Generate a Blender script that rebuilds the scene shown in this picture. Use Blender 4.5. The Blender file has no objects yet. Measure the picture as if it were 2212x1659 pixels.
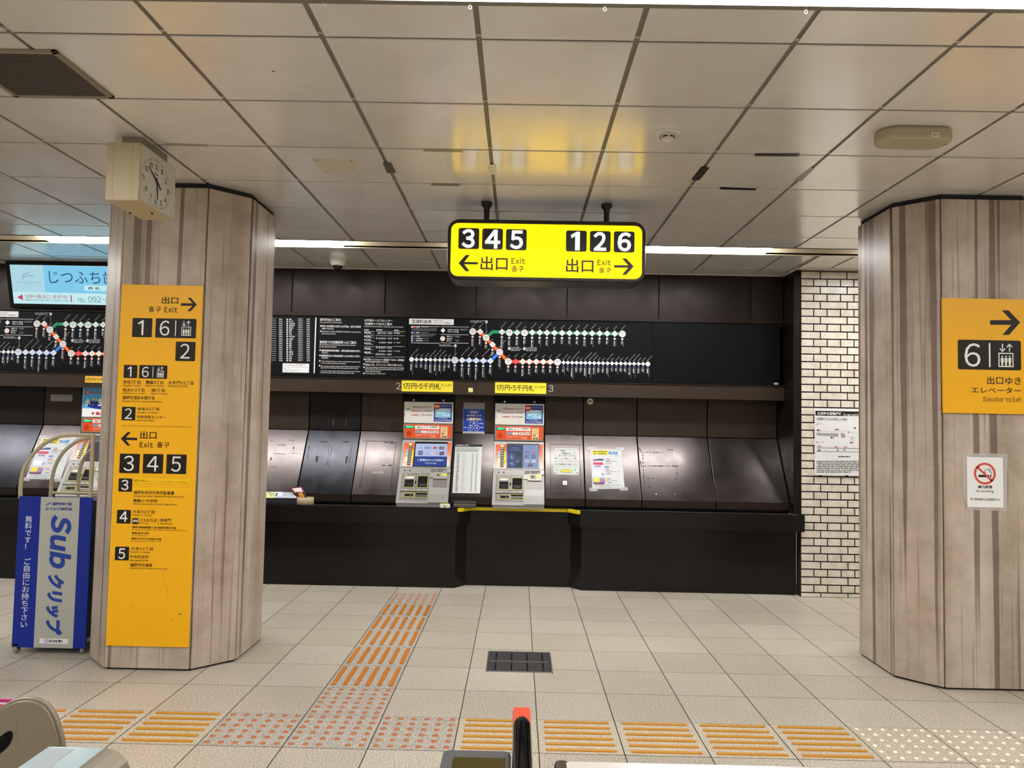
import bpy, bmesh, math, random
from mathutils import Vector, Matrix
from math import sin, cos, pi, radians
random.seed(7)
C = bpy.context.scene.collection
scn = bpy.context.scene

# ------------------------------------------------------------------ camera
W_PX, H_PX, FPX = 2212, 1659, 1636.1
CAM = Vector((1.0766, -4.0064, 1.5354))
PITCH, YAW, ROLL = 0.05037, -0.00965, 0.0192
FW = Vector((sin(YAW)*cos(PITCH), cos(YAW)*cos(PITCH), sin(PITCH)))
_ri = Vector((cos(YAW), -sin(YAW), 0)); _up = _ri.cross(FW)
RT = cos(ROLL)*_ri + sin(ROLL)*_up
UP = -sin(ROLL)*_ri + cos(ROLL)*_up
cd = bpy.data.cameras.new('camera'); cam = bpy.data.objects.new('camera', cd); C.objects.link(cam)
cd.sensor_width = 36; cd.lens = FPX/W_PX*36; cd.clip_start = .05; cd.clip_end = 100
m = Matrix((RT, UP, -FW)).transposed().to_4x4(); m.translation = CAM; cam.matrix_world = m
scn.camera = cam

# ------------------------------------------------------------------ world, exposure
w = bpy.data.worlds.new('world'); scn.world = w; w.use_nodes = True
w.node_tree.nodes['Background'].inputs[0].default_value = (1, .96, .9, 1)
w.node_tree.nodes['Background'].inputs[1].default_value = .12
vs = scn.view_settings
vs.view_transform = 'Standard'; vs.look = 'None'; vs.gamma = 1; vs.use_curve_mapping = False
vs.exposure = 0.35
LAMP = 29.0                       # radiance of the ceiling lamps

# ------------------------------------------------------------------ materials
def lin(h):
    h = h.lstrip('#'); v = [int(h[i:i+2], 16)/255 for i in (0, 2, 4)]
    return tuple((c/12.92 if c <= .04045 else ((c+.055)/1.055)**2.4) for c in v) + (1,)
MATS = {}
def mat(name, col='#808080', rough=.5, metal=0, spec=.5, emit=None, es=0, coat=0):
    if name in MATS: return MATS[name]
    m = bpy.data.materials.new(name); m.use_nodes = True; b = m.node_tree.nodes['Principled BSDF']
    b.inputs['Base Color'].default_value = lin(col); b.inputs['Roughness'].default_value = rough
    b.inputs['Metallic'].default_value = metal; b.inputs['Specular IOR Level'].default_value = spec
    b.inputs['Coat Weight'].default_value = coat
    if emit: b.inputs['Emission Color'].default_value = lin(emit); b.inputs['Emission Strength'].default_value = es
    MATS[name] = m; return m
def flat(h):                      # a printed ink or plain paint of one colour
    return mat('ink_' + h.strip('#'), h, .45, 0, .3)
def glow(h, s):                   # part of something that is lit from inside
    return mat('lit_%s_%g' % (h.strip('#'), s), '#0c0c0c', .4, 0, .2, h, s)
def nodes(m): return m.node_tree.nodes, m.node_tree.links, m.node_tree.nodes['Principled BSDF']
def ramp(N, stops, interp='LINEAR'):
    r = N.new('ShaderNodeValToRGB'); e = r.color_ramp.elements; r.color_ramp.interpolation = interp
    e[0].position, e[0].color = stops[0]; e[1].position, e[1].color = stops[-1]
    for p, c in stops[1:-1]:
        x = e.new(p); x.color = c
    return r
def mapping(N, L, scale, src='Object', loc=(0, 0, 0)):
    t = N.new('ShaderNodeTexCoord'); mp = N.new('ShaderNodeMapping'); mp.inputs['Scale'].default_value = scale
    mp.inputs['Location'].default_value = loc; L.new(t.outputs[src], mp.inputs[0]); return mp
def noise(N, L, vec, scale, detail=3, rough=.5):
    n = N.new('ShaderNodeTexNoise'); n.inputs['Scale'].default_value = scale; n.inputs['Detail'].default_value = detail
    n.inputs['Roughness'].default_value = rough; L.new(vec.outputs[0], n.inputs['Vector']); return n
def mix(N, L, fac, a, b, mode='MIX'):
    x = N.new('ShaderNodeMix'); x.data_type = 'RGBA'; x.blend_type = mode
    for s, v in ((x.inputs[0], fac), (x.inputs[6], a), (x.inputs[7], b)):
        if hasattr(v, 'links') or hasattr(v, 'is_linked'): L.new(v, s)
        else: s.default_value = v
    return x.outputs[2]
def math_(N, L, op, a, b=0.0):
    x = N.new('ShaderNodeMath'); x.operation = op
    for i, v in enumerate((a, b)):
        if hasattr(v, 'is_linked'): L.new(v, x.inputs[i])
        else: x.inputs[i].default_value = v
    return x.outputs[0]

def speckle(m, cols, scale, blotch=None, bump=0):
    """fine grain of several colours, with an optional slow blotch over it"""
    N, L, B = nodes(m); mp = mapping(N, L, (1, 1, 1))
    n = noise(N, L, mp, scale, 2, .7); r = ramp(N, cols); L.new(n.outputs[0], r.inputs[0]); out = r.outputs[0]
    if blotch:
        n2 = noise(N, L, mp, blotch[0], 4, .6); r2 = ramp(N, [(.3, (blotch[1],)*3 + (1,)), (.7, (1, 1, 1, 1))]); L.new(n2.outputs[0], r2.inputs[0])
        out = mix(N, L, 1.0, out, r2.outputs[0], 'MULTIPLY')
    L.new(out, B.inputs['Base Color'])
    if bump:
        bp = N.new('ShaderNodeBump'); bp.inputs['Strength'].default_value = bump; bp.inputs['Distance'].default_value = .002
        L.new(n.outputs[0], bp.inputs['Height']); L.new(bp.outputs[0], B.inputs['Normal'])
    return out

def floor_material():
    m = mat('terrazzo_tiles', '#c0b4a0', .42, 0, .4); N, L, B = nodes(m)
    base = speckle(m, [(.37, lin('#6a6358')), (.45, lin('#b5ad9e')), (.56, lin('#cac2b3')), (.68, lin('#e6dfd2'))], 145, (1.1, .88))
    mp = mapping(N, L, (1, 1, 1)); sep = N.new('ShaderNodeSeparateXYZ'); L.new(mp.outputs[0], sep.inputs[0])
    wob = noise(N, L, mp, 3.0, 2)
    def joint(ax, width):
        a = math_(N, L, 'ADD', sep.outputs[ax], 80.0)
        a = math_(N, L, 'ADD', a, math_(N, L, 'MULTIPLY', math_(N, L, 'SUBTRACT', wob.outputs[0], .5), .004))
        a = math_(N, L, 'MODULO', a, .4); a = math_(N, L, 'SUBTRACT', a, .2); a = math_(N, L, 'ABSOLUTE', a)
        return math_(N, L, 'GREATER_THAN', a, .2 - width)
    j = math_(N, L, 'MAXIMUM', joint(0, .0026), joint(1, .0019))
    # each tile a little different
    fl = N.new('ShaderNodeVectorMath'); fl.operation = 'FLOOR'; sc = N.new('ShaderNodeVectorMath'); sc.operation = 'SCALE'; sc.inputs[3].default_value = 2.5
    L.new(mp.outputs[0], sc.inputs[0]); L.new(sc.outputs[0], fl.inputs[0]); wn = N.new('ShaderNodeTexWhiteNoise'); L.new(fl.outputs[0], wn.inputs[0])
    tr = ramp(N, [(0, lin('#eeece8')), (1, (1, 1, 1, 1))]); L.new(wn.outputs[0], tr.inputs[0])
    base = mix(N, L, 1.0, base, tr.outputs[0], 'MULTIPLY')
    L.new(mix(N, L, j, base, lin('#241e1b')), B.inputs['Base Color'])
    L.new(math_(N, L, 'ADD', math_(N, L, 'MULTIPLY', j, .4), .36), B.inputs['Roughness'])
    return m

def stone_material():
    m = mat('banded_stone', '#a39382', .38, 0, .35); N, L, B = nodes(m)
    uv = mapping(N, L, (1, .012, 1), 'UV'); w1 = noise(N, L, mapping(N, L, (5, 1.2, 1), 'UV'), 1.0, 2)
    # wavering coordinate
    add = N.new('ShaderNodeVectorMath'); add.operation = 'MULTIPLY_ADD'; L.new(w1.outputs[0], add.inputs[0]); add.inputs[1].default_value = (.014, 0, 0)
    L.new(uv.outputs[0], add.inputs[2])
    a = noise(N, L, add, 17, 1, .4); b = noise(N, L, add, 60, 2, .6); c = noise(N, L, add, 5, 1)
    ra = ramp(N, [(.585, (0,)*3 + (1,)), (.615, (1,)*3 + (1,))]); L.new(a.outputs[0], ra.inputs[0])
    rb = ramp(N, [(.57, (0,)*3 + (1,)), (.68, (.75,)*3 + (1,))]); L.new(b.outputs[0], rb.inputs[0])
    rc = ramp(N, [(.3, lin('#aa9c8c')), (.5, lin('#b9ab9c')), (.7, lin('#c4b8ab'))]); L.new(c.outputs[0], rc.inputs[0])
    s = math_(N, L, 'MAXIMUM', ra.outputs[0], rb.outputs[0])
    col = mix(N, L, math_(N, L, 'MULTIPLY', s, .8), rc.outputs[0], lin('#6a5850'))
    d = noise(N, L, mapping(N, L, (1, 1, 1), 'UV'), 4, 5, .65); rd = ramp(N, [(.3, lin('#ded9d3')), (.6, (1, 1, 1, 1))]); L.new(d.outputs[0], rd.inputs[0])
    col = mix(N, L, 1.0, col, rd.outputs[0], 'MULTIPLY')
    L.new(col, B.inputs['Base Color']); return m

def brown_metal(name, col, rough, wear=0, metal=.75):
    m = mat(name, col, rough, metal, .5); N, L, B = nodes(m)
    mp = mapping(N, L, (1, 1, 1)); n = noise(N, L, mp, 5, 5, .6)
    r = ramp(N, [(.3, (rough*.8,)*3 + (1,)), (.75, (rough*1.35,)*3 + (1,))]); L.new(n.outputs[0], r.inputs[0]); L.new(r.outputs[0], B.inputs['Roughness'])
    if wear:
        n2 = noise(N, L, mapping(N, L, (1, 1, .5)), 22, 6, .75); r2 = ramp(N, [(.66, (0,)*3 + (1,)), (.70, (wear,)*3 + (1,))]); L.new(n2.outputs[0], r2.inputs[0])
        L.new(mix(N, L, r2.outputs[0], lin(col), lin('#16110e')), B.inputs['Base Color'])
    return m

M_FLOOR = floor_material(); M_STONE = stone_material()
M_CEIL = mat('enamel_ceiling_panel', '#b5aa99', .26, 0, .9, coat=1)
M_CEIL.node_tree.nodes['Principled BSDF'].inputs['Coat Roughness'].default_value = .19
M_CEIL.node_tree.nodes['Principled BSDF'].inputs['Coat IOR'].default_value = 1.8
N_, L_, B_ = nodes(M_CEIL)
_n = noise(N_, L_, mapping(N_, L_, (1, 1, 1)), 2.2, 5, .65); _r = ramp(N_, [(.3, lin('#dcd6cd')), (.6, lin('#e6e2db'))]); L_.new(_n.outputs[0], _r.inputs[0]); L_.new(_r.outputs[0], B_.inputs['Base Color'])
M_GAP = mat('ceiling_joint', '#7f796f', .5, .4)
M_DARK = mat('dark_void', '#0b0a09', .7)
M_FASC = brown_metal('fascia_bronze', '#211914', .36, 0, .6)
M_LINTEL = brown_metal('lintel_bronze', '#3a2e24', .42, 0, .5)
M_SLOPE = brown_metal('worn_bronze', '#464140', .2, .8, .9)
M_UPPER = brown_metal('recess_bronze', '#33291f', .45, 0, .5)
M_SILL = brown_metal('sill_bronze', '#261a12', .45, 0, .5)
M_BRASS = mat('slot_bronze', '#b3a588', .4, .45)
M_STEEL = mat('brushed_steel', '#b8b6b2', .3, .9)
M_GRAN = mat('black_granite', '#161514', .2, 0, .28)
speckle(M_GRAN, [(.4, lin('#050505')), (.55, lin('#111010')), (.68, lin('#34322f'))], 200)
M_MGREY = mat('machine_grey', '#8a8985', .42, .25); M_MDARK = mat('machine_dark', '#484744', .45, .2)
M_BLACK = mat('gloss_black', '#070707', .2); M_MBLK = mat('matte_black', '#050505', .6, 0, .15)
M_LAMP = mat('lamp_diffuser', '#ffffff', .5, 0, .2, '#f9f7f6', LAMP)

# ------------------------------------------------------------------ geometry helpers
def tag(o, label=None, cat=None, group=None, kind=None):
    if label: o['label'] = label
    if cat: o['category'] = cat
    if group: o['group'] = group
    if kind: o['kind'] = kind
    return o
def thing(name, label, cat, loc, group=None):
    o = bpy.data.objects.new(name, None); C.objects.link(o); o.location = loc; o.empty_display_size = .05
    return tag(o, label, cat, group)
def wloc(p):                       # world place of an object from its chain of parents (translations only)
    v = Vector((0, 0, 0))
    while p is not None: v += p.location; p = p.parent
    return v
def link(name, me, parent=None):
    o = bpy.data.objects.new(name, me); C.objects.link(o)
    if parent is not None: o.parent = parent; o.location = -wloc(parent)
    return o
def dup(o, off, label=None, group=None, parent=None):
    c = o.copy(); C.objects.link(c); c.parent = parent
    if parent is None: c.location = o.location + Vector(off)
    if label: c['label'] = label
    if group: c['group'] = group
    for ch in list(o.children): dup(ch, off, parent=c)
    return c
def ray(u, v): return FW + RT*((u-W_PX/2)/FPX) - UP*((v-H_PX/2)/FPX)
def at(u, v, Y):                   # the point of the plane y = Y seen at a pixel of the photograph
    d = ray(u, v); return CAM + d*((Y-CAM.y)/d.y)
def atz(u, v, Z):
    d = ray(u, v); return CAM + d*((Z-CAM.z)/d.z)

class MB:
    """collects shapes, builds ONE mesh object"""
    def __init__(s): s.v = []; s.f = []; s.m = []; s.mats = []; s.uv = {}; s.sm = set()
    def mi(s, m):
        if m not in s.mats: s.mats.append(m)
        return s.mats.index(m)
    def add(s, vs, fs, m, smooth=False):
        k = len(s.v); s.v += [Vector(p) for p in vs]; i = s.mi(m)
        for f in fs:
            if smooth: s.sm.add(len(s.f))
            s.f.append([k+a for a in f]); s.m.append(i)
    def box(s, a, b, m):
        x0, y0, z0 = (min(p, q) for p, q in zip(a, b)); x1, y1, z1 = (max(p, q) for p, q in zip(a, b))
        s.add([(x0,y0,z0),(x1,y0,z0),(x1,y1,z0),(x0,y1,z0),(x0,y0,z1),(x1,y0,z1),(x1,y1,z1),(x0,y1,z1)],
              [(0,3,2,1),(4,5,6,7),(0,1,5,4),(1,2,6,5),(2,3,7,6),(3,0,4,7)], m); return s
    def prism(s, pts, off, m, cap=True):
        """closed outline pts swept by the vector off"""
        n = len(pts); off = Vector(off); p = [Vector(q) for q in pts]
        fs = [(i, (i+1) % n, (i+1) % n+n, i+n) for i in range(n)]
        if cap: fs += [tuple(range(n-1, -1, -1)), tuple(range(n, 2*n))]
        s.add(p+[q+off for q in p], fs, m); return s
    def tube(s, pts, r, m, seg=12, closed=False):
        P = [Vector(p) for p in pts]; n = len(P); rings = []; ref = None
        for i, p in enumerate(P):
            a = P[(i-1) % n] if closed or i else p; b = P[(i+1) % n] if closed or i < n-1 else p
            t = (b-a).normalized()
            if ref is None: ref = t.orthogonal().normalized()
            ref = (ref - t*ref.dot(t)).normalized(); q = t.cross(ref)
            rr = r[i] if isinstance(r, (list, tuple)) else r
            rings.append([p + (ref*cos(2*pi*k/seg) + q*sin(2*pi*k/seg))*rr for k in range(seg)])
        vs = [v for g in rings for v in g]; fs = []
        for i in range(n if closed else n-1):
            j = (i+1) % n
            for k in range(seg): fs.append((i*seg+k, i*seg+(k+1) % seg, j*seg+(k+1) % seg, j*seg+k))
        s.add(vs, fs, m, True)
        if not closed: s.add(rings[0], [tuple(range(seg-1, -1, -1))], m); s.add(rings[-1], [tuple(range(seg))], m)
        return s
    def lathe(s, c, prof, m, axis=(0, 0, 1), seg=24, smooth=True):
        """profile [(radius, height)] turned about an axis through c"""
        ax = Vector(axis).normalized(); e = ax.orthogonal().normalized(); g = ax.cross(e); c = Vector(c); vs = []; fs = []
        for r, h in prof: vs += [c + ax*h + (e*cos(2*pi*k/seg)+g*sin(2*pi*k/seg))*r for k in range(seg)]
        for i in range(len(prof)-1):
            for k in range(seg): fs.append((i*seg+k, i*seg+(k+1) % seg, (i+1)*seg+(k+1) % seg, (i+1)*seg+k))
        s.add(vs, fs, m, smooth)
        n = len(prof)-1
        if prof[0][0] > 1e-5: s.add(vs[:seg], [tuple(range(seg-1, -1, -1))], m)
        if prof[n][0] > 1e-5: s.add(vs[n*seg:], [tuple(range(seg))], m)
        return s
    def build(s, name, parent=None, bevel=0, kind=None):
        me = bpy.data.meshes.new(name); me.from_pydata([tuple(v) for v in s.v], [], s.f)
        for mm in s.mats: me.materials.append(mm)
        me.polygons.foreach_set('material_index', s.m)
        me.polygons.foreach_set('use_smooth', [i in s.sm for i in range(len(s.f))]); me.update()
        o = link(name, me, parent)
        if bevel:
            b = o.modifiers.new('bevel', 'BEVEL'); b.width = bevel; b.segments = 2; b.limit_method = 'ANGLE'; b.angle_limit = radians(40)
        if kind: o['kind'] = kind
        return o

def rrect(x0, y0, x1, y1, r, seg=5):
    if r <= 0: return [(x0,y0),(x1,y0),(x1,y1),(x0,y1)]
    r = min(r, (x1-x0)/2, (y1-y0)/2); out = []
    for cx, cy, a in ((x1-r,y0+r,-90),(x1-r,y1-r,0),(x0+r,y1-r,90),(x0+r,y0+r,180)):
        out += [(cx+r*cos(radians(a+90*k/seg)), cy+r*sin(radians(a+90*k/seg))) for k in range(seg+1)]
    return out

_TXT, _GLY = {}, {}
def glyph(ch, bold):
    """outline of one sign; Latin letters and figures are drawn with the humanist wide forms"""
    k = (ch, bold)
    if k not in _GLY:
        o_ = ord(ch); wide = 33 <= o_ <= 126; c = bpy.data.curves.new('lettering_outline', 'FONT'); c.body = chr(o_+0xFEE0) if wide else ch; c.resolution_u = 3; c.offset = bold
        o = bpy.data.objects.new('lettering_outline', c); me = bpy.data.meshes.new_from_object(o)
        vs = [(v.co.x, v.co.y) for v in me.vertices]; fs = [tuple(p.vertices) for p in me.polygons]
        bpy.data.objects.remove(o); bpy.data.curves.remove(c); bpy.data.meshes.remove(me)
        if ch == '1': t = .045+bold; vs, fs = [(.30-t, 0), (.30+t, 0), (.30+t, .74), (.30-t*.5, .74), (.08, .60), (.08+t*.5, .60-t*1.7), (.30-t, .655-t*1.1)], [(0, 1, 2, 3, 4, 5, 6)]
        _GLY[k] = (vs, fs, wide)
    return _GLY[k]
def text_mesh(body, bold=0.0, sl=1.0, align='LEFT', shear=0):
    k = (body, bold, sl, align, shear)
    if k not in _TXT:
        vs, fs = [], []
        for ln, row in enumerate(body.split('\n')):
            x = 0; part = []
            for ch in row:
                if ch == ' ': x += .26; continue
                gv, gf, wide = glyph(ch, bold)
                if not gv: x += .5; continue
                if wide or ch in '・·': x0 = min(a for a, b in gv); w_ = max(a for a, b in gv)-x0; part.append((gv, gf, x+.045-x0)); x += w_+.09
                else: part.append((gv, gf, x)); x += 1.0
            sh = -x/2 if align == 'CENTER' else 0
            for gv, gf, dx in part:
                n = len(vs); vs += [(a+dx+sh+b*shear, b-ln*sl) for a, b in gv]; fs += [tuple(i+n for i in f) for f in gf]
        if not vs: vs, fs = [(0, 0), (1, 0), (0, 1)], []
        xs = [a for a, b in vs]; ys = [b for a, b in vs]
        _TXT[k] = (vs, fs, min(xs), max(xs), min(ys), max(ys))
    return _TXT[k]

class Sheet:
    """Draws on, and models relief on, a flat face standing in the room: O a point of it, ex and ey its axes.
    Measures are read off the photograph and laid onto that face."""
    LV = .0005
    def __init__(s, O, ex=(1, 0, 0), ey=(0, 0, 1), crop=(0, 0, 1)):
        s.O = Vector(O); s.ex = Vector(ex).normalized(); s.ey = Vector(ey).normalized(); s.n = s.ex.cross(s.ey).normalized()
        s.crop = crop; s.b = MB()
    def c(s, x, y, k): s.crop = (x, y, k); return s
    def uv(s, u, v):
        u = s.crop[0]+u/s.crop[2]; v = s.crop[1]+v/s.crop[2]
        d = ray(u, v); p = CAM + d*((s.O-CAM).dot(s.n)/d.dot(s.n)) - s.O
        return p.dot(s.ex), p.dot(s.ey)
    def k(s, u, v): a = s.uv(u-5, v); b = s.uv(u+5, v); return abs(b[0]-a[0])/10
    def P(s, a, b, d): return s.O + s.ex*a + s.ey*b + s.n*d
    def ab(s, u0, v0, u1, v1):
        uc, vc = (u0+u1)/2, (v0+v1)/2
        a0, _ = s.uv(u0, vc); a1, _ = s.uv(u1, vc); _, b0 = s.uv(uc, v1); _, b1 = s.uv(uc, v0)
        return min(a0, a1), min(b0, b1), max(a0, a1), max(b0, b1)
    def face(s, pts, d, m, d0=None):
        if d0 is None: s.b.add([s.P(a, b, d) for a, b in pts], [tuple(range(len(pts)))], m)
        else: s.b.prism([s.P(a, b, d0) for a, b in pts], s.n*(d-d0), m)
        return s
    def rect(s, u0, v0, u1, v1, m, l=1, r=0): return s.face(rrect(*s.ab(u0, v0, u1, v1), r*s.k(u0, v0)), l*s.LV, m)
    def slab(s, u0, v0, u1, v1, m, d0, d1, r=0): return s.face(rrect(*s.ab(u0, v0, u1, v1), r*s.k(u0, v0)), d1, m, d0)
    def rim(s, u0, v0, u1, v1, t, m, d0, d1):
        s.slab(u0, v0, u1, v0+t, m, d0, d1); s.slab(u0, v1-t, u1, v1, m, d0, d1)
        s.slab(u0, v0+t, u0+t, v1-t, m, d0, d1); return s.slab(u1-t, v0+t, u1, v1-t, m, d0, d1)
    def poly(s, pts, m, l=1, d=None): return s.face([s.uv(*p) for p in pts], l*s.LV if d is None else d, m, None if d is None else 0)
    def disc(s, u, v, r, m, l=1, seg=20, d0=None):
        a, b = s.uv(u, v); q = r*s.k(u, v)
        return s.face([(a+q*cos(2*pi*i/seg), b+q*sin(2*pi*i/seg)) for i in range(seg)], l*s.LV, m, d0)
    def dia(s, u, v, r, m, l=1): return s.disc(u, v, r, m, l, 4)
    def line(s, pts, wd, m, l=1):
        q = [s.uv(*p) for p in pts]; h = wd*s.k(*pts[0])/2
        for (a, b), (c_, e) in zip(q, q[1:]):
            L = math.hypot(c_-a, e-b) or 1; x, y = (c_-a)/L, (e-b)/L; ext = h*.4
            a2, b2, c2, e2 = a-x*ext, b-y*ext, c_+x*ext, e+y*ext
            s.face([(a2-y*h, b2+x*h), (c2-y*h, e2+x*h), (c2+y*h, e2-x*h), (a2+y*h, b2-x*h)], l*s.LV, m)
        return s
    def ring(s, u, v, r, t, m, l=2, seg=28):
        a, b = s.uv(u, v); q = s.k(u, v); ro, ri = r*q, (r-t)*q; d = l*s.LV
        for i in range(seg):
            A, B = 2*pi*i/seg, 2*pi*(i+1)/seg
            s.face([(a+ro*cos(A), b+ro*sin(A)), (a+ro*cos(B), b+ro*sin(B)), (a+ri*cos(B), b+ri*sin(B)), (a+ri*cos(A), b+ri*sin(A))], d, m)
        return s
    def text(s, body, u0, v0, u1, v1, m, bold=.0, l=3, rot=0, sl=1, align='LEFT', shear=0):
        """fits the lettering into the box; rot 90 or -90 turns it"""
        vs, fs, x0, x1, y0, y1 = text_mesh(body, bold, sl, align, shear); a0, b0, a1, b1 = s.ab(u0, v0, u1, v1)
        out = []
        for x, y in vs:
            p, q = (x-x0)/((x1-x0) or 1), (y-y0)/((y1-y0) or 1)
            if rot == -90: p, q = q, 1-p
            elif rot == 90: p, q = 1-q, p
            out.append(s.P(a0+p*(a1-a0), b0+q*(b1-b0), l*s.LV))
        s.b.add(out, fs, m); return s
    def write(s, body, u, v, h, m, ang=0, bold=0, l=3, sx=1, align='LEFT', sl=1):
        """lettering of size h (pixels) that starts at a point, at any angle"""
        vs, fs, x0, x1, y0, y1 = text_mesh(body, bold, sl, align); a, b = s.uv(u, v); q = h*s.k(u, v); ca, sa = cos(radians(ang)), sin(radians(ang))
        s.b.add([s.P(a+q*(x*sx*ca-y*sa), b+q*(x*sx*sa+y*ca), l*s.LV) for x, y in vs], fs, m); return s
    def lines_of(s, n, u0, v0, u1, v1, m, frac=.45, l=2, jag=.25, words=True):
        """a block of n rows of print too small to read: rows broken into words"""
        hh = (v1-v0)/n
        for i in range(n):
            u = u0; end = u0+(u1-u0)*(1-random.random()*jag); y = v0+i*hh
            while u < end:
                wl = hh*random.uniform(1.0, 3.5) if words else end-u
                s.rect(u, y, min(u+wl, end), y+hh*frac, m, l); u += wl+hh*.35
        return s
    def build(s, name, parent=None, **k):
        o = s.b.build(name, parent, **k); s.b = MB(); return o

# ================================================================== the room
HC = 2.985                                    # ceiling
b = MB(); b.box((-6.7, -8.2, -.06), (8, 3.6, 0), M_FLOOR); b.build('floor', kind='structure')

XL = [.8989+.5967*i for i in range(-12, 12)]
def ceiling_field(b, x0, x1, ys):
    xs = [x0]+[x for x in XL if x0+.05 < x < x1-.05]+[x1]
    for a0, a1 in zip(xs, xs[1:]):
        for c0, c1 in zip(ys, ys[1:]):
            g = .0105; b.box((a0+g, c0+.0085, HC), (a1-g, c1-.0085, HC+.005), M_CEIL)
b = MB()
ceiling_field(b, -6.7, 8, [-1.455, -1.198, -.6127, -.0273, .5581, 1.1433, 1.7287, 2.085])
ceiling_field(b, -6.7, 8, [-5.2, -4.95, -4.36, -3.78, -3.2, -2.61, -2.03, -1.70])
ceiling_field(b, -6.7, 8, [-8.2, -7.5, -6.9, -6.3, -5.7, -5.45])
ceiling_field(b, -6.7, 3.56, [2.335, 2.86, 3.20]); ceiling_field(b, 3.59, 8, [2.335, 2.84])
for y0, y1 in ((-8.2, -5.45), (-5.2, -1.70), (-1.455, 2.085), (2.335, 3.26)): b.box((-6.7, y0, HC+.006), (8, y1, HC+.02), M_GAP)
b.box((-6.7, 3.205, HC-.004), (3.60, 3.24, HC+.02), mat('trim_white', '#c9c2b4', .5)); b.box((3.565, 2.86, HC-.004), (3.60, 3.24, HC+.02), mat('trim_white')); b.box((3.565, 2.845, HC-.004), (8, 2.885, HC+.02), mat('trim_white'))
for y1 in (2.085, -1.70, -5.45):              # the three light troughs
    b.box((-6.7, y1-.003, HC-.001), (8, y1, HC+.2), M_GAP); b.box((-6.7, y1, HC+.16), (8, y1+.25, HC+.18), M_DARK)
    b.box((-6.7, y1+.25, HC-.001), (8, y1+.256, HC+.2), M_BRASS)
b.box((-6.7, -1.464, HC-.003), (8, -1.438, HC+.004), M_GAP)
b.box((-6.7, 2.073, HC-.002), (8, 2.088, HC+.004), M_DARK)
for x in XL:                                  # small bright joint clips of the long rails
    for y in (-1.225, -.64, -.055, .53, 1.115, 1.70): b.box((x-.0085, y-.012, HC+.0005), (x+.0085, y+.002, HC+.006), mat('rail_clip', '#b8b2a6', .4, .3))
b.build('ceiling', kind='structure')
def trough_lamp(x0, y0, label):
    t = thing('ceiling_strip_lamp', label, 'lamp', (x0+1.25, y0+.12, HC), 'strip lamps in the ceiling slots')
    b = MB(); b.box((x0, y0+.03, HC+.006), (x0+2.5, y0+.235, HC+.10), M_LAMP); b.build('diffuser', t)
    b = MB(); b.box((x0-.012, y0+.05, HC+.11), (x0+2.512, y0+.22, HC+.15), M_STEEL); b.build('lamp_body', t)
LB = ['long white strip lamp in the ceiling slot behind the clock, cut by the wide pillar',
      'long white strip lamp in the ceiling slot just behind the hanging exit sign',
      'white strip lamp in the ceiling slot above the evacuation map wall']
trough_lamp(-6.48, 2.085, 'long white strip lamp in the ceiling slot over the far newspaper rack end')
for k, x in enumerate((-2.93, .62, 4.17)): trough_lamp(x, 2.085, LB[k])
for k, x in enumerate((-2.93, .62, 4.17)):
    trough_lamp(x, -1.70, 'white strip lamp along the very top edge of the photo, ' + ('above the ceiling grille', 'above the hanging exit sign', 'above the loudspeaker')[k])
for x in (-6.48, -2.93, .62, 4.17): trough_lamp(x, -5.45, 'white strip lamp in the ceiling slot behind the ticket gates')

# walls
b = MB()
FJ = [-6.7, -5.55, -4.67, -3.79, -2.90, -2.02, -1.137, -.235, .646, 1.522, 2.404, 3.285, 3.60]
for a0, a1 in zip(FJ, FJ[1:]): b.box((a0+.006, 3.25, 2.55), (a1-.006, 3.27, 2.99), M_FASC)
b.box((-6.7, 3.27, 2.5), (3.6, 3.3, 3.0), M_DARK)
b.box((-6.7, 3.24, 2.525), (3.6, 3.30, 2.555), M_FASC)       # ledge over the boards
b.build('wall_back', kind='structure')
b = MB(); b.box((-6.7, 3.5, 0), (3.7, 3.56, 3.0), M_DARK); b.build('wall_recess', kind='structure')
b = MB(); b.box((-6.7, 3.222, 1.79), (.66, 3.30, 1.926), M_LINTEL); b.box((.664, 3.222, 1.79), (3.6, 3.30, 1.926), M_LINTEL)
b.box((-6.7, 3.21, 1.922), (3.6, 3.30, 1.934), M_FASC); b.build('trim_1', kind='structure')
b = MB(); b.box((3.602, 2.985, .742), (3.668, 3.5, 2.98), brown_metal('side_bronze', '#1a1512', .35, 0, .6)); b.box((3.60, 3.04, .742), (3.6025, 3.42, .80), M_SILL)
b.box((3.60, 2.99, 1.87), (3.6015, 3.5, 1.874), M_DARK); b.build('wall_right', kind='structure')

# brick-tiled wall on the far right
M_TILE = mat('glazed_cream_brick', '#d6cfc0', .22, 0, .5); N_, L_, B_ = nodes(M_TILE)
_n = noise(N_, L_, mapping(N_, L_, (1, 1, 1)), 9, 4, .7); _r = ramp(N_, [(.3, lin('#c5bcaa')), (.6, lin('#ddd7ca'))]); L_.new(_n.outputs[0], _r.inputs[0]); L_.new(_r.outputs[0], B_.inputs['Base Color'])
b = MB(); b.box((3.675, 3.0, 0), (8, 3.1, 3.03), mat('dark_mortar', '#191412', .8))
ch = .0702; z = -.03; row = 0
while z < 3.03:
    st = row % 2 == 0; wd = .2475 if st else .1237; x = 3.6745+(.178-.2475 if st else .1165-.1237)
    while x < 6.2:
        a0, a1 = max(x+.0062, 3.678), x+wd-.0062; z0, z1 = max(z+.006, .004), min(z+ch-.006, 3.02)
        if a1 > a0+.01 and z1 > z0: b.box((a0, 2.990, z0), (a1, 3.002, z1), M_TILE)
        x += wd
    z += ch; row += 1
b.build('wall_back_right', kind='structure')
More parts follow.
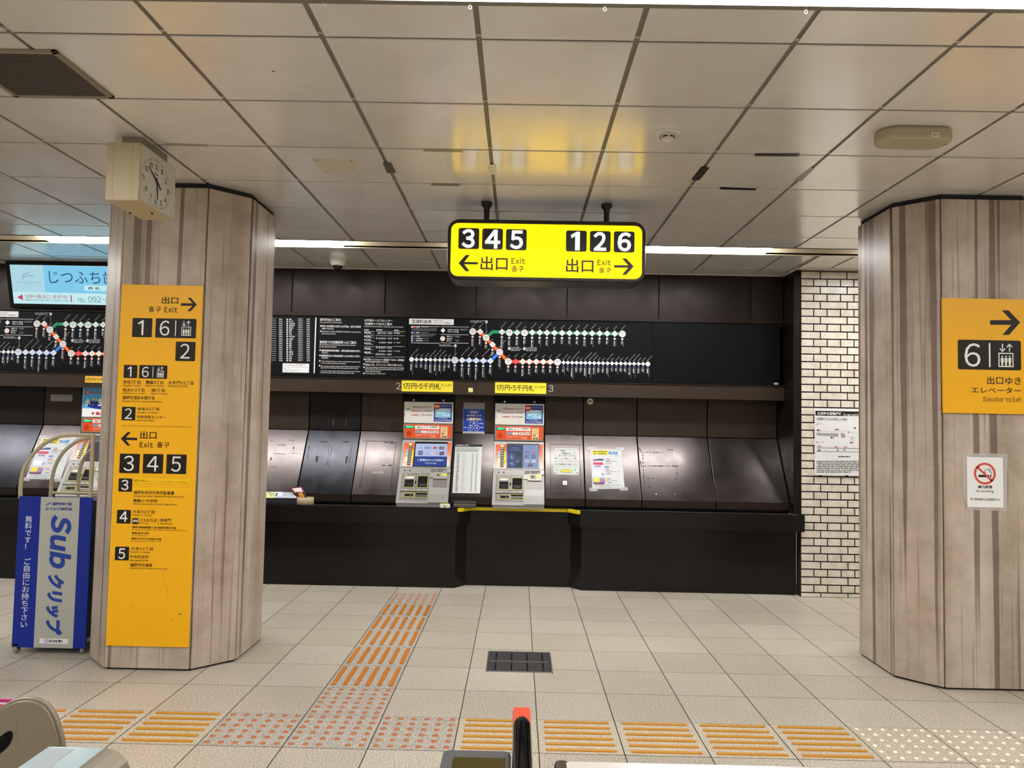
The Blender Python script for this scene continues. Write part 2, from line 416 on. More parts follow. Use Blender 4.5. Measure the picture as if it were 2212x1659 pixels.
b = MB(); b.box((7.9, -8.2, 0), (8, 3.0, 3.2), mat('plain_wall', '#dcdad6', .6)); b.build('wall_far_right', kind='structure')
b = MB(); b.box((-6.8, -8.2, 0), (-6.7, 3.3, 3.2), mat('plain_wall')); b.build('wall_left', kind='structure')
b = MB(); b.box((-6.8, -8.3, 0), (8, -8.2, 3.2), mat('plain_wall')); b.build('wall_behind', kind='structure')

# ------------------------------------------------------------------ pillars
def pillar(cx, cy, label, seed):
    t = thing('stone_pillar', label, 'pillar', (cx, cy, 0), 'stone-clad pillars')
    hx, hy, fx, fy = .465, .445, .262, .237
    pts = [(-fx,-hy),(fx,-hy),(hx,-fy),(hx,fy),(fx,hy),(-fx,hy),(-hx,fy),(-hx,-fy)]
    b = MB(); b.prism([(cx+x*.955, cy+y*.955, 0) for x, y in pts], (0, 0, HC+.01), M_DARK); b.build('core', t)
    off = seed
    for i in range(8):
        A, B = Vector(pts[i]), Vector(pts[(i+1) % 8]); d = (B-A); L = d.length; d.normalize(); nrm = Vector((d.y, -d.x)); g = .007
        p0, p1 = A+d*g, B-d*g; q0, q1 = p0-nrm*.018, p1-nrm*.018
        me = bpy.data.meshes.new('stone_panel'); z0, z1 = .012, 2.952
        P = [(cx+p.x, cy+p.y, zz) for zz in (z0, z1) for p in (p0, p1, q1, q0)]
        me.from_pydata(P, [], [(0,1,5,4),(1,2,6,5),(3,0,4,7),(2,3,7,6),(4,5,6,7),(3,2,1,0)]); me.materials.append(M_STONE)
        ul = me.uv_layers.new(name='UVMap')
        for poly in me.polygons:
            for li in poly.loop_indices:
                v = me.vertices[me.loops[li].vertex_index].co
                ul.data[li].uv = (off + (Vector((v.x-cx, v.y-cy))-A).dot(d), v.z)
        o = link('stone_panel', me, t); bv = o.modifiers.new('bevel', 'BEVEL'); bv.width = .004; bv.segments = 2
        off += L+.37
    return t
pillar(-1.1365, 1.06, 'banded stone pillar carrying the tall yellow exit directory', 2.0)
pillar(3.895, 1.035, 'banded stone pillar carrying the yellow elevator sign and no smoking notice', 11.3)

# ------------------------------------------------------------------ tactile paving
M_TG = mat('tactile_grey', '#aaa397', .5); speckle(M_TG, [(.38, lin('#6d675f')), (.5, lin('#a8a297')), (.65, lin('#cfcabf'))], 170)
M_TC = mat('tactile_cream', '#b9b09f', .5); speckle(M_TC, [(.36, lin('#857b6b')), (.5, lin('#b9ae9a')), (.66, lin('#d8cfbd'))], 170)
M_COP = mat('copper_stud', '#b0683a', .35, .2); M_ORB = mat('orange_bar', '#b46d14', .5); M_YEB = mat('ochre_bar', '#bd8423', .5); M_CRS = mat('cream_stud', '#ece7d8', .35)
_PC = {}
def tactile(i, j, kind, label, group):
    x, y = .4*i, .4*j
    t = thing('tactile_paving_tile', label, 'paving tile', (x+.2, y+.2, 0), group)
    b = MB(); b.box((x+.003, y+.003, 0), (x+.397, y+.397, .0012), M_TC if kind in ('cream', 'row') else M_TG); b.build('slab', t)
    def piece(name, key, make, px, py):
        if key not in _PC: bb = MB(); make(bb); o = bb.build(name, None); _PC[key] = o.data; bpy.data.objects.remove(o)
        o = bpy.data.objects.new(name, _PC[key]); C.objects.link(o); o.parent = t; o.location = (px-t.location.x, py-t.location.y, .001)
        if kind == 'cream': o.scale = (.7, .7, 1)
        return o
    if kind in ('stud', 'cream'):
        for p in range(6):
            for q in range(6):
                if (i, j, p, q) == (0, -1, 3, 0): continue
                piece('stud', kind, lambda bb: bb.lathe((0, 0, 0), [(.0155, 0), (.0135, .003), (.009, .005), (0, .0058)], M_COP if kind == 'stud' else M_CRS, seg=10), x+.034+p*.0664, y+.034+q*.0664)
    else:
        for p in range(6):
            c = .034+p*.0664
            if kind == 'col': piece('raised_bar', kind, lambda bb: bb.prism([(u, v, 0) for u, v in rrect(-.0125, -.166, .0125, .166, .01, 3)], (0, 0, .0052), M_ORB), x+c, y+.2)
            else: piece('raised_bar', kind, lambda bb: bb.prism([(u, v, 0) for u, v in rrect(-.167, -.011, .167, .011, .009, 3)], (0, 0, .0052), M_YEB), x+.2, y+c)
ORD = ['first', 'second', 'third', 'fourth', 'fifth', 'sixth']
tactile(0, 6, 'stud', 'small-studded copper tactile tile at the foot of the ticket counter', 'tactile tiles leading to the counter')
for j in range(1, 6): tactile(0, j, 'col', 'orange barred tactile tile, %s one out from the ticket counter' % ORD[5-j], 'tactile tiles leading to the counter')
tactile(0, 0, 'stud', 'copper-studded tactile tile where the strip from the counter meets the cross strip', 'tactile tiles leading to the counter')
for i, s in ((-1, 'beside the ochre bars on the pillar side'), (0, 'in the middle of the three'), (1, 'beside the ochre bars next to the red-topped gate post')): tactile(i, -1, 'stud', 'copper-studded tile of the cross strip, ' + s, 'tactile tiles of the cross strip')
for i in range(2, 7): tactile(i, -1, 'row', 'ochre barred tactile tile, %s one toward the elevator sign pillar' % ORD[i-2], 'tactile tiles of the cross strip')
for i in range(-2, -6, -1): tactile(i, -1, 'row', 'ochre barred tactile tile, %s one toward the curved metal gate' % ORD[-2-i], 'tactile tiles of the cross strip')
for i in range(7, 10): tactile(i, -1, 'cream', 'cream studded tactile tile, %s one past the ochre bars' % ORD[i-7], 'tactile tiles of the cross strip')
for i in range(8, 10): tactile(i, -2, 'cream', 'cream studded tactile tile, %s one of the row behind the steel gate top' % ORD[i-8], 'tactile tiles of the cross strip')

# floor grate
t = thing('floor_grate', 'dark steel floor grate with eight slots set in the tiles', 'grate', (1.11, .94, 0))
b = MB(); M_GR = mat('dark_steel_plate', '#4b4b4d', .4, .6)
b.box((.903, .735, 0), (1.317, 1.148, .0015), M_GR); b.build('plate', t)
b = MB()
for a, c in (((.903, .735), (1.317, .741)), ((.903, 1.142), (1.317, 1.148)), ((.903, .735), (.909, 1.148)), ((1.311, .735), (1.317, 1.148)), ((.92, .938), (1.30, .944))): b.box((*a, .001), (*c, .004), M_STEEL)
b.build('steel_edge', t)
b = MB()
for k in range(4):
    x = .960+k*.100
    for y0, y1 in ((.765, .915), (.965, 1.115)): b.box((x-.005, y0, .001), (x+.005, y1, .0022), M_MBLK)
b.build('slot', t)

# ------------------------------------------------------------------ ticket counter
def counter(x_in0, x_in1, xs, xe, label):
    t = thing('ticket_counter', label, 'counter', ((xs+xe)/2, 3.2, 0))
    base = [(xs, 3.045), (x_in0-.10, 3.045), (x_in0, 3.185), (x_in1, 3.185), (x_in1+.10, 3.06), (xe-.045, 3.06), (xe-.045, 3.49), (xs, 3.49)]
    b = MB(); b.prism([(x, y, 0) for x, y in base], (0, 0, .59), M_GRAN); b.build('granite_base', t, bevel=.004)
    top = [(xs, 2.965), (x_in0-.08, 2.965), (x_in0+.04, 3.135), (x_in1-.03, 3.135), (x_in1+.08, 2.965), (xe, 2.965), (xe, 2.98), (3.595, 2.98), (3.595, 3.49), (xs, 3.49)]
    b = MB(); b.prism([(x, y, .587) for x, y in top], (0, 0, .153), M_GRAN); b.build('granite_worktop', t, bevel=.005)
    b = MB(); b.box((xs, 3.02, .7402), (x_in0-.02, 3.03, .7412), M_STEEL); b.box((x_in1+.06, 3.02, .7402), (3.6, 3.03, .7412), M_STEEL); b.build('steel_inlay', t)
    return t
CT = counter(.61, 1.58, -6.7, 3.70, 'long black granite ticket counter with a notched bay at the machines')
b = MB(); YG = mat('yellow_rubber', '#d9c411', .4)
pth = [(.53, 2.965), (.65, 3.135), (1.55, 3.135), (1.66, 2.965)]
for (x0, y0), (x1, y1) in zip(pth, pth[1:]):
    d = Vector((x1-x0, y1-y0)); L = d.length; d.normalize(); nn = Vector((d.y, -d.x))
    if nn.y > 0: nn = -nn
    p = [Vector((x0, y0))+d*.003, Vector((x1, y1))-d*.003]; q = [p[1]+nn*.001, p[0]+nn*.001]; p = [p[0]+nn*.022, p[1]+nn*.022]
    bb = MB(); bb.prism([(a.x, a.y, .706) for a in p+q], (0, 0, .035), YG); bb.build('yellow_edge_guard', CT, bevel=.005)

# ------------------------------------------------------------------ bays behind the counter
S0, S1 = Vector((0, 3.07, .835)), Vector((0, 3.42, 1.42)); SD = (S1-S0)
def SL(): return Sheet(S0, (1, 0, 0), SD)
def UPn(): return Sheet((0, 3.42, 0))
def slope_box(b, x0, x1, m, t0=0, t1=1, d0=-.02, d1=0):
    n = Vector((0, -SD.z, SD.y)).normalized(); p, q = S0+SD*t0, S0+SD*t1
    b.prism([(x0, *(p+n*d0).yz), (x0, *(p+n*d1).yz), (x0, *(q+n*d1).yz), (x0, *(q+n*d0).yz)], (x1-x0, 0, 0), m)
BAYS = {}
def bay(x0, x1, label, mu=None, ms=None):
    t = thing('counter_bay_panel', label, 'wall panel', ((x0+x1)/2, 3.3, .742), 'bronze panels behind the counter')
    g = .005
    b = MB(); b.box((x0+g, 3.42, 1.425), (x1-g, 3.44, 1.80), mu or M_UPPER); b.build('upper_panel', t, bevel=.002)
    b = MB(); slope_box(b, x0+g, x1-g, ms or M_SLOPE); b.build('sloping_panel', t, bevel=.002)
    b = MB(); b.box((x0+g, 3.072, .768), (x1-g, 3.09, .833), M_SILL); b.box((x0+g, 3.09, .742), (x1-g, 3.12, .80), M_MBLK); b.build('sill', t)
    BAYS[(x0, x1)] = t; return t
M_NAVY = brown_metal('blue_black_metal', '#292a2e', .2, 0, .9); M_NAVU = brown_metal('black_brown', '#100b0a', .5, 0, .5)
bay(-6.7, -4.45, 'bronze counter bay far along beyond the bay with the pale notice'); bay(-4.45, -3.60, 'blank blue-black counter bay behind the newspaper rack, without any notice', M_NAVU, M_NAVY)
bay(-3.60, -3.195, 'bronze counter bay with grey label plate and pale instruction sheet behind the newspaper rack')
for x0, x1 in ((-2.70, -2.2), (-2.2, -1.45)): bay(x0, x1, 'bronze counter bay hidden behind the directory pillar')
bay(-1.45, -.98, 'scratched bronze counter bay beside the directory pillar, above the leaflet box')
bay(-.98, -.47, 'blue-black recessed bay between the scratched bay and the cabinet door', M_NAVU, M_NAVY)
bay(-.47, -.042, 'bronze bay with an access door next to the machine numbered 2')
bay(.444, .846, 'bronze bay between the two whole ticket machines')
bay(1.332, 1.709, 'bronze bay with an access door next to the machine numbered 3')
bay(1.709, 2.234, 'bronze bay with the taped colour instruction sheet'); bay(2.234, 2.92, 'bronze bay with torn glue marks, between the sheet bay and the end bay')
bay(2.92, 3.60, 'clean bronze bay at the end of the counter, next to the brick-tiled wall')

# ================================================================== signs
YEL = '#eeb000'; INK = '#17130d'; WHT = '#e9e7e0'
KI, KW = flat(INK), flat(WHT)
def lift_icon(s, u0, v0, u1, v1, m, bg):
    """elevator pictogram: two arrows over a car with three people"""
    w, h = u1-u0, v1-v0; t = w*.07
    for cx, d in ((u0+w*.27, 1), (u0+w*.74, -1)):
        a, e = (v0, v0+h*.33) if d > 0 else (v0+h*.33, v0)
        s.line([(cx, a), (cx, e)], t, m, 4); s.line([(cx-w*.17, e-d*w*.2), (cx, e), (cx+w*.17, e-d*w*.2)], t, m, 4)
    c0 = v0+h*.385
    s.rect(u0, c0, u1, v1, m, 4); s.rect(u0+t, c0+t, u1-t, v1-t, bg, 5)
    for k in range(3):
        x = u0+w*(.25+.25*k); s.disc(x, c0+h*.16, w*.055, m, 6, 10)
        s.rect(x-w*.095, c0+h*.22, x+w*.095, c0+h*.42, m, 6); s.rect(x-w*.06, c0+h*.42, x+w*.06, c0+h*.56, m, 6)
def tile(s, root, u0, v0, u1, v1, digit, box, bold=0, r=12, bg=None, fg=None):
    """one black number tile, a part of its sign, with its white figure"""
    s.rect(u0, v0, u1, v1, bg or KI, 3, r); t = s.build('number_tile', root)
    s.text(digit, *box, fg or KW, bold, 4); s.build('number', t)
    return t

# ---- hanging, lit exit sign
root = thing('hanging_exit_sign', 'lit yellow exit sign hung from the ceiling, exits 345 and 126', 'sign', (1.24, .94, HC))
s = Sheet((0, .83, 0), crop=(940, 420, 4.608))
HB = mat('sign_housing', '#15130f', .3, .3)
s.slab(120, 257, 2095, 866, HB, -.235, 0, 118); s.build('housing', root, bevel=.006)
s.slab(134, 270, 2082, 853, HB, 0, .004, 108); s.build('front_rim', root)
YG1 = glow('#ffcf00', 1.25); s.O.y -= .0045
s.slab(155, 298, 2060, 828, YG1, -.0004, 0, 72); s.build('lit_face', root)
SB = mat('sign_black_film', '#090a08', .3); WG = glow('#f2fdff', 1.1)
for dg, (a, b_), bx in (('3', (232,335), (265,345,395,533)), ('4', (468,340), (497,352,648,540)), ('5', (705,347), (745,358,875,545)),
                        ('1', (1302,360), (1348,372,1440,558)), ('2', (1540,365), (1575,374,1703,562)), ('6', (1778,369), (1815,378,1950,568))):
    tile(s, root, a, b_, a+206, b_+209, dg, bx, .03, 22, SB, WG)
for P_ in ([(232,683),(305,603),(345,603),(290,672),(425,675),(425,697),(290,695),(343,765),(303,765)],
           [(1975,718),(1902,638),(1862,638),(1922,706),(1782,704),(1782,728),(1922,730),(1860,800),(1900,800)]): s.poly(P_, SB, 2); s.build('arrow', root)
for bx in (((452,618,722,756), (760,632,896,693), (762,712,880,770)), ((1302,642,1576,778), (1615,648,1750,706), (1630,730,1750,783))):
    s.text('出口', *bx[0], SB, .014); s.text('Exit', *bx[1], SB, .016); s.text('출구', *bx[2], SB, .014)
s.build('lettering', root)
for x in (.84, 1.632):
    b = MB(); b.tube([(x, .94, HC-.001), (x, .94, 2.835)], .019, HB, 14); b.build('hanger_pole', root)
    b = MB(); b.lathe((x, .94, HC), [(.036, 0), (.036, -.022), (.024, -.034), (.0195, -.05)], HB); b.build('ceiling_collar', root)

# ---- tall yellow directory on the left pillar
root = thing('exit_directory_sign', 'tall yellow directory panel of exits 1 to 6 fixed on the stone pillar', 'sign', tuple(at(335, 1000, .612)))
s = Sheet((0, .606, 0)); YM = mat('directory_yellow', YEL, .38, 0, .4)
s.slab(245.5, 615.5, 423, 1397, YM, -.008, 0); s.build('panel', root, bevel=.001)
s.c(220, 600, 5.53)
T = lambda t, a, b_, c_, d, bold=.008, m=None: s.text(t, a, b_, c_, d, m or KI, bold)
s.poly([(1135,322),(1065,240),(1025,240),(1085,305),(945,305),(945,335),(1085,335),(1020,400),(1062,400)], KI, 2); s.build('arrow', root)
T('出口', 718, 228, 915, 312, .012); T('출구', 560, 342, 708, 410); T('Exit', 748, 345, 905, 415, .01)
for a in (('赤坂1丁目',253,1225,462,1268),('Akasaka 1-chome',253,1277,467,1298),('舞鶴3丁目',525,1228,733,1272),('Maizuru 3-chome',525,1280,735,1300),
          ('大手門1・2丁目',792,1232,1097,1278),('Otemon 1·2-chome',792,1284,1027,1306),('長浜2・3丁目',250,1320,510,1362),('Nagahama 2·3-chome',247,1372,518,1392),
          ('港1丁目',590,1325,753,1366),('Minato 1-chome',590,1376,785,1396),('福岡市消防本部庁舎',246,1412,637,1455),('Fukuoka City Fire Prevention Bureau',245,1468,718,1492)): T(*a)
s.build('lettering', root)
tile(s, root, 365,482,602,710, '1', (432,507,500,685)); t = tile(s, root, 642,488,1128,720, '6', (693,512,810,692))
s.rect(877,510,887,697, KW, 4); lift_icon(s, 952,518,1066,692, KW, KI); s.build('elevator_symbol', t)
tile(s, root, 882,764,1117,995, '2', (938,788,1052,965)); tile(s, root, 263,1042,425,1198, '1', (308,1060,356,1182))
t = tile(s, root, 447,1045,783,1205, '6', (480,1063,562,1188)); s.rect(608,1062,615,1192, KW, 4); lift_icon(s, 660,1065,741,1190, KW, KI); s.build('elevator_symbol', t)
s.c(230, 880, 7.2136)
tile(s, root, 240,-9,452,202, '2', (287,15,400,180))
for a in (('赤坂1・2丁目',482,0,822,50),('Akasaka 1·2-chome',482,66,792,94),('中央市民センター',475,125,925,177),('Chuo Civic Center',473,190,755,216),
          ('出口',527,372,782,492,.012),('Exit',520,537,730,625,.01),('출구',790,537,982,627)): T(*a)
s.rect(232,294,1338,299, KI, 2)
s.rect(430,1108,1312,1208, flat('#f2c000'), 1); s.rect(413,1215,510,1240, flat('#f2c000'), 1); s.rect(413,1255,1305,1285, flat('#f2c000'), 1)
for a in (('あいれふ',440,1122,640,1162),('健康づくりサポートセンター・働く女性の応援スペース・市民福祉情報センター',650,1155,1305,1167),('Airef',445,1176,510,1192),('Health Promotion Support Center, Women\'s Support Space, Civic Information Center',525,1186,1300,1198),
          ('福岡中央労働基準監督署',425,1303,1055,1358),('Fukuoka Chuo Labor Standards Inspection Office',420,1375,1205,1405),('舞鶴小・中学校',418,1430,797,1480),
          ('Maizuru Elementary & Junior High School',415,1495,1100,1527)): T(*a)
s.build('lettering', root)
s.poly([(225,488),(330,385),(383,385),(303,470),(480,473),(480,512),(303,507),(374,598),(322,592)], KI, 2); s.build('arrow', root)
tile(s, root, 205,722,518,1025, '3', (270,752,430,992)); tile(s, root, 570,727,884,1030, '4', (635,760,812,995)); tile(s, root, 935,733,1247,1037, '5', (1012,765,1162,1003))
tile(s, root, 190,1107,403,1313, '3', (233,1127,345,1290), .01)
s.c(230, 1090, 7.9)
tile(s, root, 180,90,415,322, '4', (228,115,362,295), .01); tile(s, root, 147,718,385,950, '5', (205,745,322,928), .01)
for a in (('大名1・2丁目',447,95,823,152),('Daimyo 1·2-chome',445,168,775,200),('バスのりば',560,237,860,297),('Bus Stop',558,308,715,337),('赤坂門',915,237,1100,295),
          ('Akasakamon',912,312,1135,338),('福岡市動植物園・小笹・桧原営業所方面',440,372,1195,412),('For Fukuoka City Zoological and Botanical Gardens, Ozasa, Hibaru Bus Office',435,427,1385,448),
          ('野間・長住方面',433,470,720,505),('For Noma, Nagazumi',430,520,687,538),('福岡大学・片江営業所方面',427,567,938,605),('For Fukuoka University, Katae Bus Office',422,618,932,638),
          ('大名1・2丁目',417,725,795,780),('Daimyo 1·2-chome',412,795,745,830),('中央区役所',408,865,720,917),('Chuo Ward Office',403,935,720,968),('福岡市交通局',405,1002,780,1060),
          ('Fukuoka City Transportation Bureau',400,1077,1043,1108)): T(*a)
s.rect(884,240,889,340, KI, 2); s.build('lettering', root)
s.rect(442,232,545,332, KI, 2, 6); s.rect(452,258,538,290, KW, 3, 6); s.disc(470,293,9,KW,3); s.disc(518,293,9,KW,3); s.rect(452,264,538,272, KI, 4); s.build('bus_symbol', root)
sc = flat('#8a6a10')
s.line([(965,1130),(990,1420)], 3, sc); s.line([(1040,1375),(1046,1560)], 4, sc); s.c(0, 1100, 3.687); s.poly([(1412,838),(1425,832),(1448,834),(1446,840),(1428,839)], flat('#5a430c')); s.line([(1358,876),(1378,884)], 4, sc); s.line([(1036,803),(1065,770)], 2, sc)
s.build('scratch', root)

# ---- yellow elevator sign on the right pillar
root = thing('elevator_sign', 'yellow elevator to exit 6 sign with black arrow on the stone pillar', 'sign', tuple(at(2130, 770, .583)))
s = Sheet((0, .576, 0), crop=(1700, 560, 2.963))
s.slab(998, 253, 1568, 988, YM, -.013, 0); s.build('panel', root, bevel=.001)
s.poly([(1492,405),(1418,327),(1375,327),(1435,390),(1300,390),(1300,420),(1435,420),(1378,485),(1420,485)], KI, 2); s.build('arrow', root)
t = tile(s, root, 1093,518,1497,708, '6', (1135,538,1237,688)); s.rect(1291,537,1301,690, KW, 4); lift_icon(s, 1352,543,1448,690, KW, KI); s.build('elevator_symbol', t)
T('出口ゆき',1280,752,1498,802,.008); T('エレベーター',1180,820,1498,858,.008); T('Elevator to Exit',1257,880,1500,912,.0); s.build('lettering', root)

# ---- no smoking notice
root = thing('no_smoking_notice', 'white no smoking notice in a clear sleeve below the yellow elevator sign', 'notice', tuple(at(2125, 1040, .588)))
s = Sheet((0, .586, 0), crop=(1700, 560, 2.963))
slv = mat('clear_sleeve', '#e6e6e4', .12, 0, .6); slv.node_tree.nodes['Principled BSDF'].inputs['Alpha'].default_value = .33
s.poly([(1125,1240),(1412,1246),(1405,1612),(1160,1605),(1125,1500)], slv, 1); s.build('plastic_sleeve', root)
s.rect(1152,1267,1383,1588, flat('#e4e5e3'), 2); s.build('paper', root)
R_ = flat('#d04a40'); s.rect(1225,1380,1293,1395, KI, 4); s.rect(1298,1380,1307,1395, KI, 4)
s.line([(1270,1372),(1262,1358),(1272,1345),(1290,1347),(1298,1360),(1308,1364),(1306,1376)], 3, KI, 4); s.line([(1285,1340),(1300,1345),(1303,1358)], 3, KI, 4)
s.ring(1265,1372,70,14, R_, 5, 32); s.line([(1217,1330),(1311,1418)], 13, R_, 5)
T('構内禁煙',1220,1447,1313,1468,.02); T('No smoking',1210,1476,1322,1495,.02); T('地下鉄駅構内は全面禁煙です',1172,1529,1365,1545,.01); s.build('print', root)

# ---- evacuation map on the brick wall
root = thing('evacuation_map_board', 'white evacuation route board with station plans on the brick-tiled wall', 'notice board', tuple(at(1830, 955, 2.99)))
s = Sheet((0, 2.978, 0), crop=(1750, 870, 9.755)); wb = flat('#dfe1e2')
s.slab(105,129,1500,1539, wb, -.012, 0, 10); s.build('board', root)
s.rect(112,182,1500,282, flat('#101010'), 1); s.build('title_bar', root)
T('火災時の避難経路',147,197,665,258,.02,KW); T('Evacuation Route',705,226,1300,284,.01,KW); T('1.駅構内で火災が発生した場合',135,315,782,374,0)
T('B1',135,437,177,465,0); T('B2',132,815,180,850,0); T('地下1階',192,437,265,455,0); T('ホーム階',195,818,292,840,0)
gy, rd, lg = flat('#9d9ea0'), flat('#c2303c'), flat('#c9cacc')
s.poly([(138,625),(230,632),(232,655),(250,637),(595,645),(595,718),(138,690)], gy, 1); s.poly([(645,640),(720,642),(740,690),(740,742),(690,740),(645,715)], gy, 1)
s.line([(138,597),(500,606),(680,612),(700,590),(800,596),(830,622),(1100,632)], 4, gy, 2); s.line([(740,700),(800,715),(850,718),(870,795),(905,795),(905,735),(965,735)], 4, gy, 2); s.rect(493,535,528,600, lg, 1); s.rect(855,718,910,795, lg, 1)
s.rect(138,950,1300,970, gy, 1); s.rect(138,1025,1300,1043, gy, 1); s.rect(138,972,215,1024, lg, 1)
for u, v in ((200,578),(597,565),(805,622),(487,733),(895,838)): s.disc(u, v, 17, rd, 3, 14); s.disc(u, v, 7, wb, 4, 10)
for u, v in ((158,578),(558,563),(447,735),(857,838),(942,533)): s.rect(u-16, v-15, u+16, v+15, KI, 3)
for u, v in ((187,918),(535,928),(732,932)): s.rect(u-17, v-17, u+17, v+17, rd, 3, 4); s.disc(u, v, 8, wb, 4, 8); s.rect(u+28, v-6, u+62, v+4, rd, 3)
for u in (195,580,725): s.rect(u-18, 975, u+18, 1015, KI, 2); s.rect(u-10, 983, u+10, 1007, lg, 3)
for u in (310,655): s.disc(u, 995, 7, KI, 3, 10)
s.lines_of(1, 590,1125,860,1150, KI, .8)
for k, e in enumerate((1460,1400,1420,1430,1000,1060,860)):
    v = 1232+k*38; 
    if k != 2: s.disc(143, v+2, 10, KI, 3, 8)
    s.lines_of(1, 160, v-8, e, v+30, flat('#4a4a4c'), .42, 3, 0)
s.build('print', root)
b = MB()
for u in (220, 775): p = at(1750+u/9.755, 870+1548/9.755, 2.978); b.box((p.x-.01, 2.972, p.z-.004), (p.x+.01, 2.992, p.z+.008), M_MBLK)
b.build('bracket', root)

# ================================================================== fare boards
BK = mat('board_black', '#08090b', .5, 0, .12); BW = flat('#dcdddf')
YB = 3.232
def BRD(): return Sheet((0, YB, 0))
def board(name, label, cat, u0, u1, v0, v1):
    a = at(u0, (v0+v1)/2, YB); e = at(u1, (v0+v1)/2, YB); rt = thing(name, label, cat, ((a.x+e.x)/2, 3.24, 1.95))
    b = MB(); b.box((a.x+.002, YB, 1.94), (e.x-.002, 3.262, 2.515), BK); b.build('board', rt); return rt
T = lambda t, a, b_, c_, d, bold=.01, m=None: s.text(t, a, b_, c_, d, m or BW, bold)
r1 = board('fare_list_board', 'black board with a white column list of station fares, next to the directory pillar', 'notice board', 520, 684.5, 686, 806)
s = BRD().c(580, 640, 4.254)
NM = '西新 唐人町 大濠公園 福岡空港 東比恵 祇園 博多 天神 中洲川端 呉服町 貝塚 室見 藤崎 姪浜 今宿 周船寺 加布里 浜崎 唐津 橋本'.split()
for k in range(20):
    v = 205+k*19.8+(3 if k > 8 else 0)
    s.disc(172, v+7, 7, BW, 3, 8); nm = NM[k]; s.text(nm, 188, v, 188+13*len(nm), v+14, BW, .01)
    s.rect(272, v-1, 318, v+4, flat('#9a9a9c'), 3); s.rect(272, v+8, 305, v+12, flat('#77777a'), 3); T(str(random.choice((210,260,300,340,360))), 350, v, 380, v+12)
    s.rect(150, v+16.2, 384, v+17, flat('#55565a'), 2); T('%d0' % random.randint(20, 44), 96, v, 128, v+12); s.rect(30, v, 70, v+4, flat('#9a9a9c'), 3); s.rect(-120, v, -60, v+12, BW, 3)
s.build('fare_list', r1)
s.rect(130,618,373,701, BW, 2); k0 = flat('#222222')
T('こども料金は上記の半額です。',140,624,345,640,0,k0); T('Child fares are half the amount of the above',140,646,362,656,0,k0); T('adult fares.',140,659,195,668,0,k0); T('어린이 요금은 위 요금의 반액입니다.',140,671,300,680,0,k0); T('儿童票价为上述票价的一半。',140,683,270,693,0,k0); s.build('child_fare_box', r1)
r2 = board('ticket_information_board', 'black board with white discount and commuter pass notes, between fare list and route map', 'notice board', 684.5, 879.5, 690, 810)
s.rect(423,195,433,706, BW, 2); s.build('divider_line', r2)
for a in (('割引料金のご案内',475,203,665,228),('Discounted fare information',475,234,675,247,0),('障がい者手帳等をお持ちのお客様は、割引の乗車券',492,267,850,288),('を購入できます。',490,290,603,306),
 ('Customers with a disability handbook can purchase',490,318,848,336,0),('discounted tickets.',490,336,620,350,0),('券売機での定期券購入のご案内',470,410,805,437),('Information on purchasing commuter passes',470,441,800,457,0),
 ('at the ticket machine',468,457,625,471,0),('通勤定期券(新規・継続)、通学定期券(継続)を購入',487,491,845,511),('できます。',487,512,550,527),('適用開始日の7日前(継続購入は14日前)から購入',485,539,843,559),('できます。',485,560,550,575),
 ('You can purchase or renew commuter passes and',487,593,842,609,0),('renew student commuter passes.',482,610,715,625,0),('You can purchase a new commuter pass up to 7',480,637,842,653,0),('days before the day that the pass becomes valid.',480,653,825,669,0),
 ('You can renew your commuter pass up to 14 days',480,681,842,697,0),('before the day that the pass becomes valid.',480,697,790,713,0)): T(*a)
for u, v in ((481,273),(480,321),(475,494),(474,543),(472,594),(470,637),(880,578),(878,623),(877,652),(877,708)): s.rect(u-6, v-6, u+6, v+6, BW, 3)
s.build('lettering', r2)
for a in (('お客様サービスセンター',883,212,1140,235),('(定期券うりば)のご案内',883,242,1135,267),('Customer Service Center commuter pass information',880,273,1240,289,0),('販売駅',880,302,922,316),('販売時間',992,303,1045,317),('休業日',1152,305,1195,320),
 ('姪浜駅',893,326,942,342),('西新駅',893,363,942,377),('天神駅',893,394,942,408),('博多駅',893,425,942,439),('薬院駅',891,472,940,487),('橋本駅',890,508,940,523),
 ('毎日 07:00 - 20:00',1003,331,1137,348),('年中無休',1152,332,1210,346),('月〜金 08:00 - 19:00',988,379,1135,396),('日・祝',1152,382,1195,396),('土 08:00 - 18:00',1015,417,1135,433),('1/1・2・3',1150,419,1210,433),
 ('月〜金 09:00 - 20:00',985,464,1133,481),('土 09:00 - 19:00',1013,495,1133,511),('1/1・2・3',1148,497,1208,511),('日・祝 09:00 - 19:00',985,525,1131,542),
 ('お客様サービスセンター(定期券うりば)は、適用開始',890,574,1247,594),('日の14日前から購入できます。',890,595,1108,611),('お支払いには、クレジットカード等がご利用できます。',888,621,1235,641),
 ('You can purchase commuter passes up to 14 days',888,648,1247,666,0),('before the day that the pass becomes valid at the Cus-',888,665,1243,682,0),('tomer Service Center.',888,681,1035,697,0),('You can pay by credit card.',888,703,1075,719,0)): T(*a)
for v in (323, 361, 461, 558):
    for a, e in ((878,973),(985,1143),(1150,1252)): s.rect(a, v, e, v+2, BW, 2)
for v in (334,370,400,431,479,515): s.disc(885, v, 6, BW, 3, 8); s.lines_of(1, 893, v+10, 975, v+18, flat('#9a9a9c'), .5)
s.build('opening_hours_table', r2)

